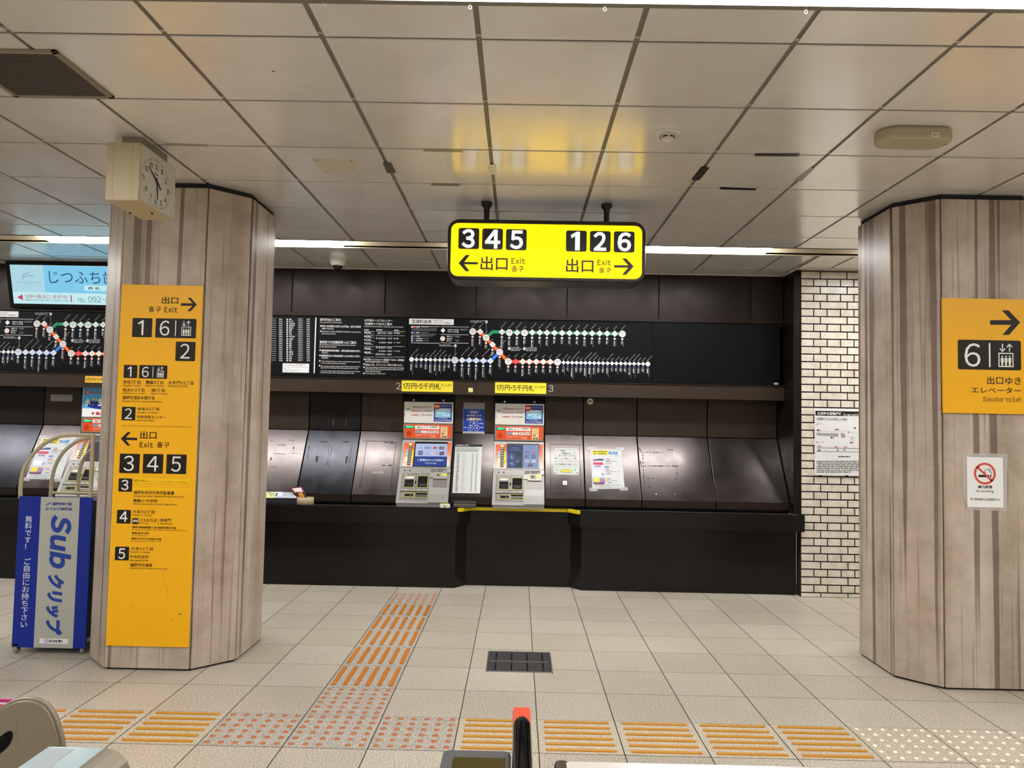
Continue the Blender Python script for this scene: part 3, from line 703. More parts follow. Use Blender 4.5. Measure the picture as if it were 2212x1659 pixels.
r3 = board('route_fare_board', 'black subway route map and fare board above the machines numbered 2 and 3', 'notice board', 879.5, 1410, 700, 820)
s = BRD().c(870, 640, 4.0218)
s.rect(55,196,443,246, BW, 1); T('普通料金表',78,203,252,236,.01,k0); T('Fare Chart',270,206,350,219,0,k0); T('보통 요금표  一般票价表',270,226,415,238,0,k0); s.build('title_box', r3)
for a, v, e in ((72,261,320),(72,405,320),(330,265,577),(330,332,575),(328,405,573)): s.rect(a, v, e, v+3, BW, 2)
for k, (c_, nm, v) in enumerate((('#e2542a','空港線',263),('#2b76d8','箱崎線',310),('#2a9a62','七隈線',341),('#8a3aa8','JR筑肥線',361),('#3a4090','西鉄貝塚線',380))):
    s.disc(80, v+6, 7, BW, 3, 10); s.rect(90, v+1, 108, v+10, flat(c_), 3); T(nm,114,v,114+11*len(nm),v+12); s.rect(160, v+3, 225, v+7, flat('#8c8c90'), 3)
    if k < 2: s.lines_of(3, 80, v+16, 318, v+44, flat('#7d7d82'), .35)
s.dia(350,297,21, BW, 3); s.ring(347,368,22,4, flat('#e0a090'), 4, 18); s.disc(347,368,18, BW, 3); T('K',342,356,352,366,0,k0); T('01',340,368,354,378,0,k0)
for t_, a, b_, c_, d in (('上段:おとな料金',388,284,487,298),('下段:こども料金',388,302,487,316),('路線カラー',383,342,445,354),('路線記号',383,361,432,373),('駅番号',383,380,422,392)): T(t_, a, b_, c_, d)
s.lines_of(2, 498,284,570,302, flat('#88888c'), .4); s.lines_of(2, 455,344,500,362, flat('#88888c'), .4); s.lines_of(2, 455,380,500,395, flat('#88888c'), .4); s.build('legend', r3)
ORG, BLU, GRN, THIN = flat('#ee6a26'), flat('#2a7ce0'), flat('#1d8760'), flat('#8f98bd')
s.line([(724,357),(782,309),(1908,327)], 27, GRN, 1); s.build('green_line', r3)
s.line([(452,555),(762,562),(842,484)], 24, BLU, 1.5); s.build('blue_line', r3)
s.line([(608,307),(674,308)], 17, ORG, 2); s.line([(674,310),(915,567)], 26, ORG, 2); s.line([(915,567),(1345,572)], 25, ORG, 2); s.build('orange_line', r3)
s.line([(77,548),(452,555)], 7, THIN, 1); s.line([(1345,572),(2130,588)], 7, THIN, 1); s.build('thin_line', r3)
ST = [(608,307,'c','福岡空港','Fukuoka Airport'),(672,308,'d','東比恵','Higashi-Hie'),(724,360,'c','博多','Hakata'),(780,420,'d','祇園','Gion'),(842,484,'c2','中洲川端','Nakasu-Kawabata'),(917,567,'c2','天神','Tenjin'),
 (980,567,'r','赤坂','Akasaka'),(1042,568,'d','大濠公園','Ohori Park'),(1100,568,'d','唐人町','Tojinmachi'),(1160,569,'d','西新','Nishijin'),(1221,570,'d','藤崎','Fujisaki'),(1282,570,'d','室見','Muromi'),(1345,572,'c','姪浜','Meinohama'),
 (762,562,'d','呉服町','Gofukumachi'),(700,560,'d','千代県庁口','Chiyo-Kenchoguchi'),(638,559,'d','馬出九大病院前','Maidashi'),(576,557,'d','箱崎宮前','Hakozaki-Miyamae'),(516,556,'d','箱崎九大前','Hakozaki-Kyudaimae'),(452,555,'c','貝塚','Kaizuka'),
 (862,310,'d','櫛田神社前','Kushida Shrine'),(926,316,'c','天神南','Tenjin-minami'),(993,316,'d','渡辺通','Watanabe-dori'),(1058,318,'c','薬院','Yakuin')]
for (u, v), nm, rm in zip([(1125,315),(1190,316),(1253,317),(1318,318),(1384,319),(1449,320),(1514,320),(1580,321),(1645,322),(1710,323),(1776,324),(1842,325)],
   '薬院大通 桜坂 六本松 別府 茶山 金山 七隈 福大前 梅林 野芥 賀茂 次郎丸'.split(), 'Yakuin-odori Sakurazaka Ropponmatsu Befu Chayama Kanayama Nanakuma Fukudaimae Umebayashi Noke Kamo Jiromaru'.split()): ST.append((u, v, 'd', nm, rm))
ST.append((1908,327,'c3','橋本','Hashimoto'))
for u, nm, rm in zip((402,364,323,282,241,202,161,120), '名島 西鉄千早 香椎宮前 西鉄香椎 香椎花園前 唐の原 和白 三苫'.split(), 'Najima Chihaya Kashii-Miyamae Nishitetsu-Kashii Kashii-Kaenmae Tonoharu Wajiro Mitoma'.split()): ST.append((u, 549+(u-77)*.016, 's', nm, rm))
ST.append((77,548,'sc','西鉄新宮','Nishitetsu-Shingu'))
XS = [1397,1434,1472,1510,1548,1586,1625,1663,1702,1740,1779,1818,1856,1895,1933,1972,2010,2049,2088]
for u, nm, rm in zip(XS, '下山門 今宿 九大学研都市 周船寺 波多江 糸島高校前 筑前前原 美咲が丘 加布里 一貴山 筑前深江 大入 福吉 鹿家 浜崎 虹ノ松原 東唐津 和多田 唐津'.split(),
   'Shimoyamato Imajuku Kyudai-Gakkentoshi Susenji Hatae Itoshimakokomae Chikuzen-Maebaru Misakigaoka Kafuri Ikisan Chikuzen-Fukae Dainyu Fukuyoshi Shikaka Hamasaki Nijinomatsubara Higashi-Karatsu Watada Karatsu'.split()): ST.append((u, 576+(u-1397)*.0165, 's', nm, rm))
ST.append((2130,588,'sc','西唐津','Nishi-Karatsu'))
RED = flat('#d02838')
for u, v, k, nm, rm in ST:
    big = k[0] == 'c'; sm = k[0] == 's'; r = 29 if big else 19 if sm else 28
    if k == 'sc': s.disc(u, v, 20, BW, 3, 20); T('700', u-11, v-5, u+11, v+4, 0, flat('#777777'))
    elif big: s.disc(u, v, r, BW, 3, 24); f = {'c': ('260','130'), 'c2': ('210','110'), 'c3': ('360','180')}[k]; s.text(f[0], u-20, v-18, u+20, v-1, k0, 0, 4); s.text(f[1], u-13, v+5, u+13, v+15, k0, 0, 4)
    else:
        s.dia(u, v, r, RED if k == 'r' else BW, 3); f = flat('#f0d0d0' if k == 'r' else '#8a8d94')
        if not sm: s.text('260' if u > 640 else '300', u-12, v-8, u+12, v+0, f, 0, 4); s.text('130', u-9, v+3, u+9, v+10, f, 0, 4)
        else: s.text('300', u-8, v-4, u+8, v+4, f, 0, 4)
    s.build('station_marker', r3)
for u, v, k, nm, rm in ST:
    sm = k[0] == 's'; y0 = v+(33 if not sm else 25)
    if not sm: s.disc(u-1, v+45, 11, flat('#d8d4dc'), 3, 12); s.ring(u-1, v+45, 11, 3, flat('#cf8a78' if v > 560 and u > 900 or u < 900 and v < 500 else '#8aa4cc'), 4, 12); y0 = v+62; hh = 16
    else: s.rect(u-8, y0, u+8, y0+9, flat('#5b62a8'), 3); y0 += 16; hh = 14
    s.text('\n'.join(nm), u-11, y0, u+1, y0+hh*len(nm), BW, .01, 3, align='CENTER', sl=.9)
    s.text(rm, u+5, y0, u+11, y0+5.6*len(rm), flat('#b8b8bc'), 0, 3, rot=-90)
    s.write(rm, u-8 if not sm else u-5, v-(33 if not sm else 22), 9.5, flat('#b4b5b8'), 48, .008)
s.build('station_names', r3)
for (u, v, hd) in ((727,222,1), (457,430,1), (925,454,-1), (1056,456,-1)):
    s.rect(u-10, v-11, u+10, v+11, BW, 3, 3); s.disc(u, v, 4, k0, 4, 8); s.line([(u-1, v), (u-1, v+75*hd)], 2, flat('#9a9a9e'), 2)
    s.lines_of(2 if hd > 0 else 3, u-140 if hd > 0 else u+14, v-10, u-14 if hd > 0 else u+110, v+10 if hd > 0 else v+26, flat('#a6a6aa'), .45)
s.build('transfer_note', r3)
dx = at(80, 696.2, YB).x - at(1021.2, 716.3, YB).x
dup(r3, (dx, 0, 0), 'black subway route map and fare board under the lit dental advert')
board('blank_display_board', 'blank black display panel at the end of the row beside the route map', 'display panel', 1410, 1685, 700, 828)
p = at(1676, 829, YB); s = BRD(); s.rect(1672, 827, 1681, 831, flat('#c8c8c8'), 1); s.build('white_tag', bpy.data.objects['blank_display_board'])

# numbers and banners on the lintel
LN = Sheet((0, 3.2215, 0), crop=(840, 810, 5.2667)); s = LN; NG = mat('grey_numeral', '#938d84', .5)
for ch_, bx, wh in (('2', (80,87,136,165), 'directory side of its banner'), ('3', (1812,115,1873,193), 'brick wall side of its banner')):
    r_ = thing('bay_number', 'raised grey numeral %s on the bronze lintel, %s' % (ch_, wh), 'number', tuple(at(840+bx[0]/5.2667, 810+bx[3]/5.2667, 3.22)), None)
    s.text(ch_, *bx, NG, .02, 3); s.build('numeral', r_)
def banner(u0, v0, u1, v1, label, col='#e8d531'):
    a = s.uv((u0+u1)/2, v0); r_ = thing('banknote_banner', label, 'banner', tuple(at(s.crop[0]+(u0+u1)/2/s.crop[2], s.crop[1]+v1/s.crop[2], 3.22)), 'yellow banners over the ticket machines')
    s.slab(u0, v0, u1, v1, mat('banner_yellow_'+col[1:], col, .35), 0, .002); s.build('strip', r_)
    w, h = u1-u0, v1-v0
    s.text('1万円・5千円札', u0+w*.027, v0+h*.22, u0+w*.765, v0+h*.77, flat('#2a2412'), .012, 6); s.text('も使えます', u0+w*.765, v0+h*.3, u0+w*.975, v0+h*.55, flat('#2a2412'), .01, 6); s.build('lettering', r_)
banner(145,64,730,191, 'yellow strip about banknotes over the ticket machine numbered 2'); banner(1208,83,1790,211, 'yellow strip about banknotes over the ticket machine numbered 3')
r_ = thing('bell_sticker', 'small pale yellow bell sticker on the lintel between the two banners', 'sticker', tuple(at(1016, 842, 3.22)))
s.rect(905,147,955,195, flat('#e8dc90'), 1, 4); s.disc(929,168,13, flat('#fff6d0'), 2); s.ring(929,168,14,4, flat('#a89a50'), 3); s.rect(919,182,939,187, flat('#a89a50'), 3); s.build('sticker', r_)
s.c(0, 640, 6.9125); banner(1272,1195,1790,1293, 'orange-yellow strip about banknotes over the machine behind the newspaper rack', '#e5b53a')

# ---- lit advert over the left counter
rt, rb = ray(21, 571.6), ray(30.1, 655.4); YT = CAM.y+(3.19-CAM.y)*(rb.x/rb.y)/(rt.x/rt.y)
pb = at(30.1, 655.4, 3.19); ptp = at(21, 571.6, YT); ed = Vector((0, YT-3.19, ptp.z-pb.z)); XR = pb.x+1.5
root = thing('lit_advert_box', 'backlit pale blue dental advert tilted over the counter by the directory pillar', 'advert', (pb.x+.7, 3.2, pb.z))
n_ = Vector((1, 0, 0)).cross(ed).normalized(); b = MB(); q0 = Vector((0, 3.19, pb.z))-ed*.10+n_*-.004; q1 = Vector((0, 3.19, pb.z))+ed*1.09+n_*-.004
b.prism([(pb.x-.045, q0.y, q0.z), (pb.x-.045, q1.y, q1.z), (pb.x-.045, 3.25, q1.z), (pb.x-.045, 3.25, q0.z)], (1.6, 0, 0), M_MBLK); b.build('housing', root, bevel=.004)
s = Sheet((0, 3.19, pb.z), (1, 0, 0), ed, (0, 480, 8.296)); EM = .70
s.face([(pb.x, 0), (XR, 0), (XR, ed.length), (pb.x, ed.length)], 0, glow('#cdf6fb', EM)); s.build('lit_face', root)
s.poly([(172,762),(768,775),(810,1258),(228,1247)], glow('#b4e0ee', EM), 1); s.poly([(768,775),(3200,822),(3200,1318),(812,1258)], glow('#84d2f4', EM), 1); s.build('picture_area', root)
bi = glow('#12508c', .35); s.text('じつふち歯科', 880,870,2330,1110, bi, -.004, 2)
s.rect(1500,1135,2100,1235, glow('#c8f4fa', EM), 2, 48); s.text('歯  科', 1588,1158,1785,1215, flat('#27566a'), .02, 4)
gg = flat('#6a7f88'); s.line([(400,985),(430,940),(470,910),(530,898)], 6, gg, 3); s.line([(395,1022),(440,975),(500,955),(560,957),(600,975)], 7, gg, 3)
s.text('JITSUFUCHI DENTAL', 290,1065,735,1088, flat('#8aa5ae'), 0, 3); s.text('DENTAL CLINIC', 400,1105,630,1118, flat('#9ab4bc'), 0, 3)
rk = glow('#e0405c', .6); s.poly([(310,1345),(402,1293),(415,1400)], rk, 3); s.text('当駅4番出口 徒歩1分', 455,1297,1215,1368, flat('#b0505e'), 0, 3)
s.text('福岡市中央区大名2丁目4-33 新日本ビル2F', 462,1378,1220,1418, flat('#5f8088'), .0, 3); s.poly([(1262,1305),(1282,1307),(1293,1428),(1272,1428)], rk, 3)
s.text('TEL', 1382,1368,1540,1430, flat('#3c6070'), 0, 3); s.text('092-', 1580,1333,1915,1437, flat('#2f4f60'), -.01, 3); s.build('lettering', root)

# ================================================================== ticket machines
MX0, MX1 = .848, 1.328; ZT = at(1120, 954, 3.37).z; M0 = Vector((0, 3.0, .777)); MD = Vector((0, .37, ZT-.777))
CL = (1060, 860, 6.635)
def VS(crop=CL): return Sheet((0, 3.368, 0), crop=crop)
def MS(crop=CL): return Sheet(M0, (1, 0, 0), MD, crop)
OR_, ORL = flat('#dd5323'), flat('#e8927a'); LGR = mat('machine_light_grey', '#94938f', .38, .3); YRM = flat('#c9be62')
K2 = flat('#1b1b1c')
def ticket_machine():
    t = thing('ticket_machine', 'ticket machine beside the numeral 3, whose screen is split dark blue and pale', 'ticket machine', ((MX0+MX1)/2, 3.2, .742), 'ticket machines in the counter')
    b = MB(); prof = [(3.37, 1.785), (3.37, ZT), (3.0, .777), (3.0, .742), (3.47, .742), (3.47, 1.785)]
    b.prism([(MX0+.004, y, z) for y, z in prof], (MX1-MX0-.008, 0, 0), M_MGREY); b.build('casing', t)
    s = VS(); s.slab(40, -45, 772, 78, M_MBLK, 0, .004); s.build('header_panel', t)
    for u, v in ((200,52), (628,58)): s.disc(u, v, 13, M_STEEL, 14, 14, .004); s.build('screw', t)
    s.slab(48, 386, 756, 622, M_MDARK, 0, .006); s.slab(60, 398, 752, 610, M_MGREY, .006, .008); s.O.y -= .0085
    s.rect(78, 406, 748, 598, OR_, 1); sp = s.build('orange_panel', t)
    s.rect(214,414,576,592, flat('#ec7d52'), 2); s.rect(217,418,573,588, OR_, 3)
    for bx, tx, tb in (((222,422,392,470), '乗車きっぷ', (250,434,365,454)), ((398,424,572,472), '1日乗車券', (428,430,545,448)), ((312,490,390,528), 'カード', (332,500,370,512)),
                       ((400,490,478,530), '連続乗車券', (406,498,473,511)), ((486,490,565,530), '定期乗車券', (491,500,560,513))):
        s.rect(*bx, flat('#e9e6e2'), 4, 4); s.text(tx, *tb, K2, .02, 5); s.rect(tb[0]+8, tb[3]+6, tb[2]-8, tb[3]+9, flat('#777777'), 5)
    s.rect(225,487,303,525, flat('#8aa0b4'), 4, 4); s.text('チャージ', 236,498,292,512, flat('#5d7288'), .01, 5)
    s.rect(232,545,520,588, flat('#f2b59a'), 4); s.rect(235,548,517,585, OR_, 5); s.text('定期券・回数券・カードは右のボタンを押してください', 240,552,510,566, flat('#f4d8cc'), 0, 6); s.lines_of(1, 450,570,512,584, flat('#f4d8cc'), .6, 6, 0)
    s.build('button_labels', t)
    s.rect(590,432,688,598, flat('#e9cf9a'), 4)
    for k, tx in enumerate(('1,000円', '2,000円', '5,000円', '10,000円')): s.text(tx, 606, 438+k*20, 676, 452+k*20, flat('#55604a'), .01, 5)
    s.lines_of(2, 606,522,655,560, flat('#44403a'), .5, 5); s.rect(606,572,632,590, flat('#3a3a34'), 5); s.rect(640,568,676,590, flat('#5a5a50'), 5); s.build('price_label', t)
    s.rect(82,419,205,458, mat('led_black', '#04140c', .3), 2); s.text('発売中', 92,421,200,453, glow('#22ee8a', 2.2), .03, 3); s.build('led_display', t)
    s.disc(135,535,38, flat('#bf3d12'), 2, 24)
    for a in range(-3, 4):
        for c_ in range(-3, 4):
            if a*a+c_*c_ < 10: s.disc(135+a*9, 535+c_*9, 2.2, flat('#8c2a0a'), 3, 6)
    s.build('speaker', t); s.disc(712,578,11, M_STEEL, 8, 16, 0); s.disc(712,578,4, K2, 9, 8); s.build('lock', t)
    # sloping screen unit
    s = MS(); s.slab(40,632,762,1024, LGR, -.012, .006, 4); s.O += s.n*.0065; s.build('screen_bezel', t)
    for u0, u1 in ((72,228), (692,745)):
        for k, c_ in enumerate(('#dc5a2c','#de6638','#e17548','#e48a64','#e6a184','#e8b8a2','#e9c8b8')):
            s.rect(u0, 664+k*48.3, u1, 664+(k+1)*48.3, flat(c_), 1)
    s.rect(100,765,136,935, flat('#a9c7d8'), 2); s.rect(102,868,134,935, flat('#dfe3b8'), 3); s.rect(105,840,132,866, flat('#7cb088'), 3); s.lines_of(4, 106,775,134,835, flat('#4c6a9a'), .4, 3); s.rect(188,770,217,945, flat('#e4d03c'), 2)
    s.text('\n'.join('おつり'), 196,780,209,840, K2, 0, 3, align='CENTER'); s.text('\n'.join('両替'), 196,900,210,938, K2, 0, 3, align='CENTER'); s.build('side_print', t)
    s.rect(142,668,190,990, flat('#3b362f'), 3); s.build('button_strip', t)
    for k in range(9):
        v = 674+k*34.6; s.slab(147, v, 186, v+28, flat('#6d675c') if k else glow('#ffd27a', 1.1), .0015, .004, 3)
        s.rect(153, v+9, 180, v+19, flat('#b8b2a2') if k else glow('#fff0c0', 1.1), 9); s.build('button', t)
    s.slab(222,656,698,1008, M_BLACK, 0, .004); s.build('screen_frame', t)
    # lower unit
    s = MS(); s.slab(26,1028,768,1540, M_MGREY, -.012, .004, 4); s.O += s.n*.0045; s.build('lower_front', t)
    for u, c_ in ((113,'#5a1a14'), (187,'#2a2a2a')): s.disc(u, 1066, 11, flat(c_), 6, 12, 0); s.build('indicator_lamp', t)
    s.rect(68,1103,470,1490, mat('slot_recess_grey', '#6c6b67', .4, .3), 1); s.build('slot_panel', t)
    s.rim(108,1140,262,1312,5, YRM, .0008, .005); s.rect(113,1145,257,1307, mat('slot_grey', '#55544f', .4), 2); s.rect(123,1150,250,1180, flat('#e2d6d6'), 3); s.rect(132,1156,146,1168, flat('#30302f'), 4); s.text('カード', 155,1156,235,1170, flat('#c05058'), 0, 4)
    s.rect(125,1200,255,1300, M_MBLK, 3); s.rect(130,1245,248,1250, M_MDARK, 4); s.rect(145,1272,235,1277, M_MDARK, 4); s.build('card_slot', t)
    s.rim(303,1142,456,1313,5, YRM, .0008, .005); s.rect(308,1147,451,1308, M_MBLK, 2); s.rect(312,1253,450,1260, M_MDARK, 3); s.rect(330,1274,425,1280, mat('slot_recess_grey'), 3); s.build('banknote_slot', t)
    s.slab(273,1212,290,1256, M_MBLK, .0005, .003, 3); s.build('coin_slot', t)
    s.rect(75,1325,465,1356, flat('#85847f'), 2); s.text('カード・定期券', 112,1334,170,1347, flat('#dcdcd8'), 0, 3); s.text('紙幣', 320,1334,352,1347, flat('#dcdcd8'), 0, 3); s.rect(400,1338,450,1344, flat('#c8c8c4'), 3)
    s.text('硬貨', 115,1112,140,1126, flat('#d8d8d4'), 0, 3); s.text('紙幣・カード挿入口', 330,1114,440,1128, flat('#c8c8c4'), 0, 3); s.rect(62,1362,470,1376, K2, 2); s.build('slot_labels', t)
    s.rim(104,1382,271,1451,5, YRM, .0008, .005); s.rect(109,1387,266,1446, flat('#7b796c'), 2); s.rect(140,1402,262,1436, M_MBLK, 3); s.rect(205,1422,245,1427, flat('#88867e'), 4); s.build('ticket_outlet', t)
    s.rim(284,1382,470,1449,5, YRM, .0008, .005); s.rect(289,1387,465,1444, M_MBLK, 2); s.rect(292,1416,462,1422, M_STEEL, 3); s.build('change_outlet', t)
    s.slab(478,1038,766,1102, LGR, 0, .010, 4); s.slab(470,1096,560,1168, LGR, 0, .008, 10); s.build('card_unit_hood', t)
    s.slab(486,1047,562,1093, flat('#62615c'), .010, .012); s.slab(572,1049,708,1093, flat('#5d5c5a'), .010, .012); s.O += s.n*.0122
    s.text('ICカード', 494,1056,552,1070, flat('#a2a19b'), 0, 1); s.text('チャージ・履歴', 580,1068,668,1082, flat('#8c8b88'), 0, 1); s.rect(674,1072,698,1082, flat('#d8d8d8'), 1); s.O -= s.n*.0122; s.build('hood_labels', t)
    s.slab(530,1102,728,1192, LGR, 0, .014, 14); s.build('card_reader', t)
    s.O += s.n*.0142; s.rim(556,1100,648,1162,4, YRM, 0, .002); s.rect(563,1106,642,1156, flat('#8d8b80'), 1, 6); s.rect(588,1118,612,1144, K2, 3); s.rect(653,1110,720,1138, flat('#e8d838'), 1, 4); s.text('ここにタッチ', 660,1118,714,1130, flat('#5a5a20'), 0, 2); s.O -= s.n*.0142; s.build('touch_point', t)
    s.slab(528,1192,728,1312, mat('tray_grey', '#76726e', .35, .4), 0, .003, 12); s.build('card_tray', t)
    s.slab(480,1316,766,1408, LGR, 0, .008); s.slab(480,1408,766,1530, M_MGREY, 0, .008); s.build('lower_right_cover', t)
    s.disc(688,1458,20, M_STEEL, 22, 20, 0); s.disc(688,1458,13, M_MDARK, 23, 16); s.line([(680,1466),(696,1450)], 4, K2, 24); s.build('key_lock', t)
    return t
def pass_poster(par):
    s = VS(); s.slab(64,84,765,384, flat('#d6d5cd'), 0, .006); s.O.y -= .0062
    for t_, bx, c_ in (('小学生のかたは',(175,143,330,163),'#24221f'),('お休み中に',(350,145,460,164),'#c43c46'),('小学生100円パスが',(160,200,340,222),'#c43c46'),('使えます!',(365,202,468,222),'#24221f'),('左の券売機で',(165,257,290,279),'#c43c46'),('購入できます!',(315,258,465,281),'#24221f')):
        s.text(t_, *bx, flat(c_), .03, 2)
    s.poly([(92,181),(112,164),(112,173),(147,173),(147,190),(112,190),(112,199)], flat('#6a9ac8'), 2); s.poly([(75,225),(78,258),(74,290),(70,258)], K2, 2)
    s.rect(486,92,762,378, flat('#d0cfcc'), 1); s.rect(492,104,748,364, flat('#26378a'), 2, 6); s.disc(535,143,44, flat('#c01c52'), 4, 24); s.text('発売中', 500,126,574,160, flat('#ffe066'), .04, 5)
    s.text('はやかけん', 592,124,732,151, flat('#b8c4ee'), .0, 4); s.rect(512,172,730,302, flat('#cfe2ea'), 3); s.rect(514,206,728,300, flat('#7fb9d4'), 4); s.text('はやか', 545,222,665,252, flat('#e8f6fa'), .02, 5); s.text('けん', 607,262,676,286, flat('#e8f6fa'), .02, 5)
    s.ring(700,262,15,3, flat('#dceaf0'), 5, 16); s.rect(688,268,712,284, flat('#dceaf0'), 5, 3); s.poly([(697,184),(719,176),(716,188)], flat('#3a2a7a'), 5)
    s.text('チャージいただくと', 550,309,682,326, flat('#e8ecf8'), .02, 4); s.text('ポイントチャージできます', 510,334,732,353, flat('#f4f6ff'), .03, 4); return s.build('pass_poster', par)
def logo(s, k, u, v, q):
    """one payment mark of the screens, q its half height"""
    if k == 0:
        for r in (.4, .75, 1.1):
            s.line([(u-q*.6+q*r*cos(a), v+q*r*sin(a)*1.0) for a in (-.9, -.45, 0, .45, .9)], q*.18, glow('#3d4a86', .4), 2)
    elif k == 1: s.text('VISA', u-q*1.9, v-q*.75, u+q*1.9, v+q*.7, glow('#26357c', .3), .03, 2, shear=.2)
    elif k == 2: s.disc(u-q*.6, v, q*.85, glow('#d6402c', .6), 2, 18); s.disc(u+q*.6, v, q*.85, glow('#d8683a', .6), 3, 18)
    elif k == 3:
        for i, c_ in enumerate(('#2a4a9a', '#b03448', '#3a7a4a')): s.rect(u-q*1.5+i*q, v-q*.9, u-q*.6+i*q, v+q*.9, glow(c_, .3), 2, q*.3)
        s.text('JCB', u-q*1.35, v-q*.35, u+q*1.4, v+q*.35, glow('#e8ecf8', .5), .02, 3)
    elif k == 4: s.rect(u-q*1.2, v-q*1.2, u+q*1.2, v+q*1.2, glow('#2c5aa8', .4), 2); s.text('AM', u-q*.9, v-q*.9, u+q, v-q*.1, glow('#d0dcf4', .5), .02, 3); s.text('EX', u-q*.6, v+q*.1, u+q, v+q*.9, glow('#d0dcf4', .5), .02, 3)
    elif k == 5: s.rect(u-q*1.5, v-q*1.1, u+q*1.5, v+q*1.2, glow('#c8d4f0', .6), 2); s.ring(u, v-q*.35, q*.45, q*.15, glow('#6a78b0', .4), 3, 14); s.text('Diners', u-q*1.2, v+q*.45, u+q*1.2, v+q*.85, glow('#6a78b0', .4), 0, 3)
    elif k == 6: s.rect(u-q*1.8, v-q*1.0, u+q*1.8, v+q*1.0, glow('#e4e8f4', .6), 2); s.text('DISCOVER', u-q*1.6, v-q*.3, u+q*1.4, v+q*.3, glow('#40445a', .3), .01, 3); s.rect(u+q*1.55, v-q*1.0, u+q*1.8, v+q*1.0, glow('#b03a4a', .4), 4)
    else: s.poly([(u-q*1.1, v-q), (u-q*.1, v-q), (u-q*.5, v+q), (u-q*1.5, v+q)], glow('#b82440', .4), 2); s.poly([(u-q*.2, v-q), (u+q*1.6, v-q), (u+q*1.2, v+q), (u-q*.6, v+q)], glow('#203a7a', .3), 2); s.text('Pay', u-q*.6, v-q*.4, u+q*1.0, v+q*.5, glow('#e0e8ff', .6), .02, 3)
def dspl(s, par, base): s.rect(*base); return s
m3 = ticket_machine()
def shifted(off, label):
    return dup(m3, (off, 0, 0), label)
off2 = at(870.6, 932, 3.37).x - at(1067.2, 935, 3.37).x; off1 = at(175.5, 914, 3.37).x - at(1067.2, 935, 3.37).x
m2 = shifted(off2, 'ticket machine beside the numeral 2, whose screen reads tap to ride'); m1 = shifted(off1, 'ticket machine partly hidden by the directory pillar, under the sky blue poster')
pp = pass_poster(m3); c_ = pp.copy(); C.objects.link(c_); c_.parent = m2
# screen of the machine at numeral 3
s = MS(); s.O += s.n*.0108
s.rect(236,672,462,1000, glow('#283f74', .5), 0.4); s.rect(462,672,686,1000, glow('#8c9fce', .62), 0.4); q = glow('#9fb4e6', .5)
s.text('ご乗車は', 295,705,400,725, q, .0, 2); s.text('タッチ決済で!', 268,736,432,756, q, .0, 2)
for u, v in ((300,838), (300,942)): s.disc(u, v, 50, glow('#2c469a', .5), 1, 26); s.ring(u, v, 50, 3, q, 2, 26)
s.rect(288,818,312,862, q, 3, 8); s.rect(278,856,322,864, q, 3); s.poly([(275,930),(310,925),(328,950),(300,955),(280,945)], q, 3)
s.rect(362,770,440,840, glow('#1c2c52', .3), 1, 6); s.ring(385,905,28,3, q, 2, 20); s.rect(360,880,436,985, glow('#1c2c52', .3), .8); s.rect(376,890,392,918, q, 3, 6)
for k, u, v, h in ((0,575,728,16), (1,523,778,17), (2,618,778,14), (3,520,838,20), (4,618,838,22), (5,520,902,18), (6,622,905,20), (7,568,962,22)): logo(s, k, u, v, h)
s.build('screen', m3)
s = MS((860, 860, 8.295)); s.O += s.n*.0108
s.poly([(320,815),(885,820),(877,1047),(302,1043)], glow('#b4c1e6', .75), .4); s.poly([(302,1043),(877,1047),(870,1218),(287,1212)], glow('#0f3a8e', .75), .4); q = glow('#e6ecfa', .7)
s.text('ご乗車はタッチ決済で', 350,1090,818,1132, q, .02, 2); s.text('Tap to ride', 478,1150,682,1184, q, .015, 2)
for k, u, v, h in ((0,405,888,22), (1,527,890,28), (2,665,892,26), (3,785,893,30), (4,402,982,32), (5,518,988,28), (6,645,990,28), (7,780,992,30)): logo(s, k, u, v, h)
s.build('screen', m2)
s = MS((0, 820, 6.38)); s.O += s.n*.0108; s.slab(1190,860,1560,1120, glow('#31304a', .3), -.004, .0005); s.build('screen', m1)
# sky-blue school poster of the left machine
s = VS((0, 820, 6.38)); s.slab(1140,116,1840,516, flat('#e8eef2'), 0, .006); s.O.y -= .0062
s.rect(1144,120,1836,400, flat('#4fb2e8'), 1); s.poly([(1240,290),(1560,330),(1830,260),(1830,430),(1560,430),(1300,400),(1200,370)], flat('#1d2f8c'), 2)
s.poly([(1144,398),(1200,408),(1240,395),(1300,425),(1380,420),(1500,430),(1836,425),(1836,512),(1144,512)], flat('#eef2f6'), 3)
s.rect(1168,148,1245,200, flat('#c03a48'), 3, 18); s.text('1日', 1185,158,1230,192, flat('#f4dada'), .03, 4); s.text('ちかパス', 1255,155,1500,200, flat('#a83a50'), .04, 4)
s.text('小', 1170,262,1248,362, flat('#ffffff'), .06, 5); s.text('学', 1262,255,1345,355, flat('#f2e23a'), .06, 5); s.text('生', 1350,262,1440,362, flat('#ffffff'), .06, 5); s.text('100円', 1460,270,1760,360, flat('#f2e23a'), .06, 5)
s.poly([(1258,452),(1306,450),(1282,495)], flat('#c8203c'), 5); s.text('購入できます', 1320,448,1640,496, flat('#c8203c'), .05, 5)
s.build('school_poster', m1)

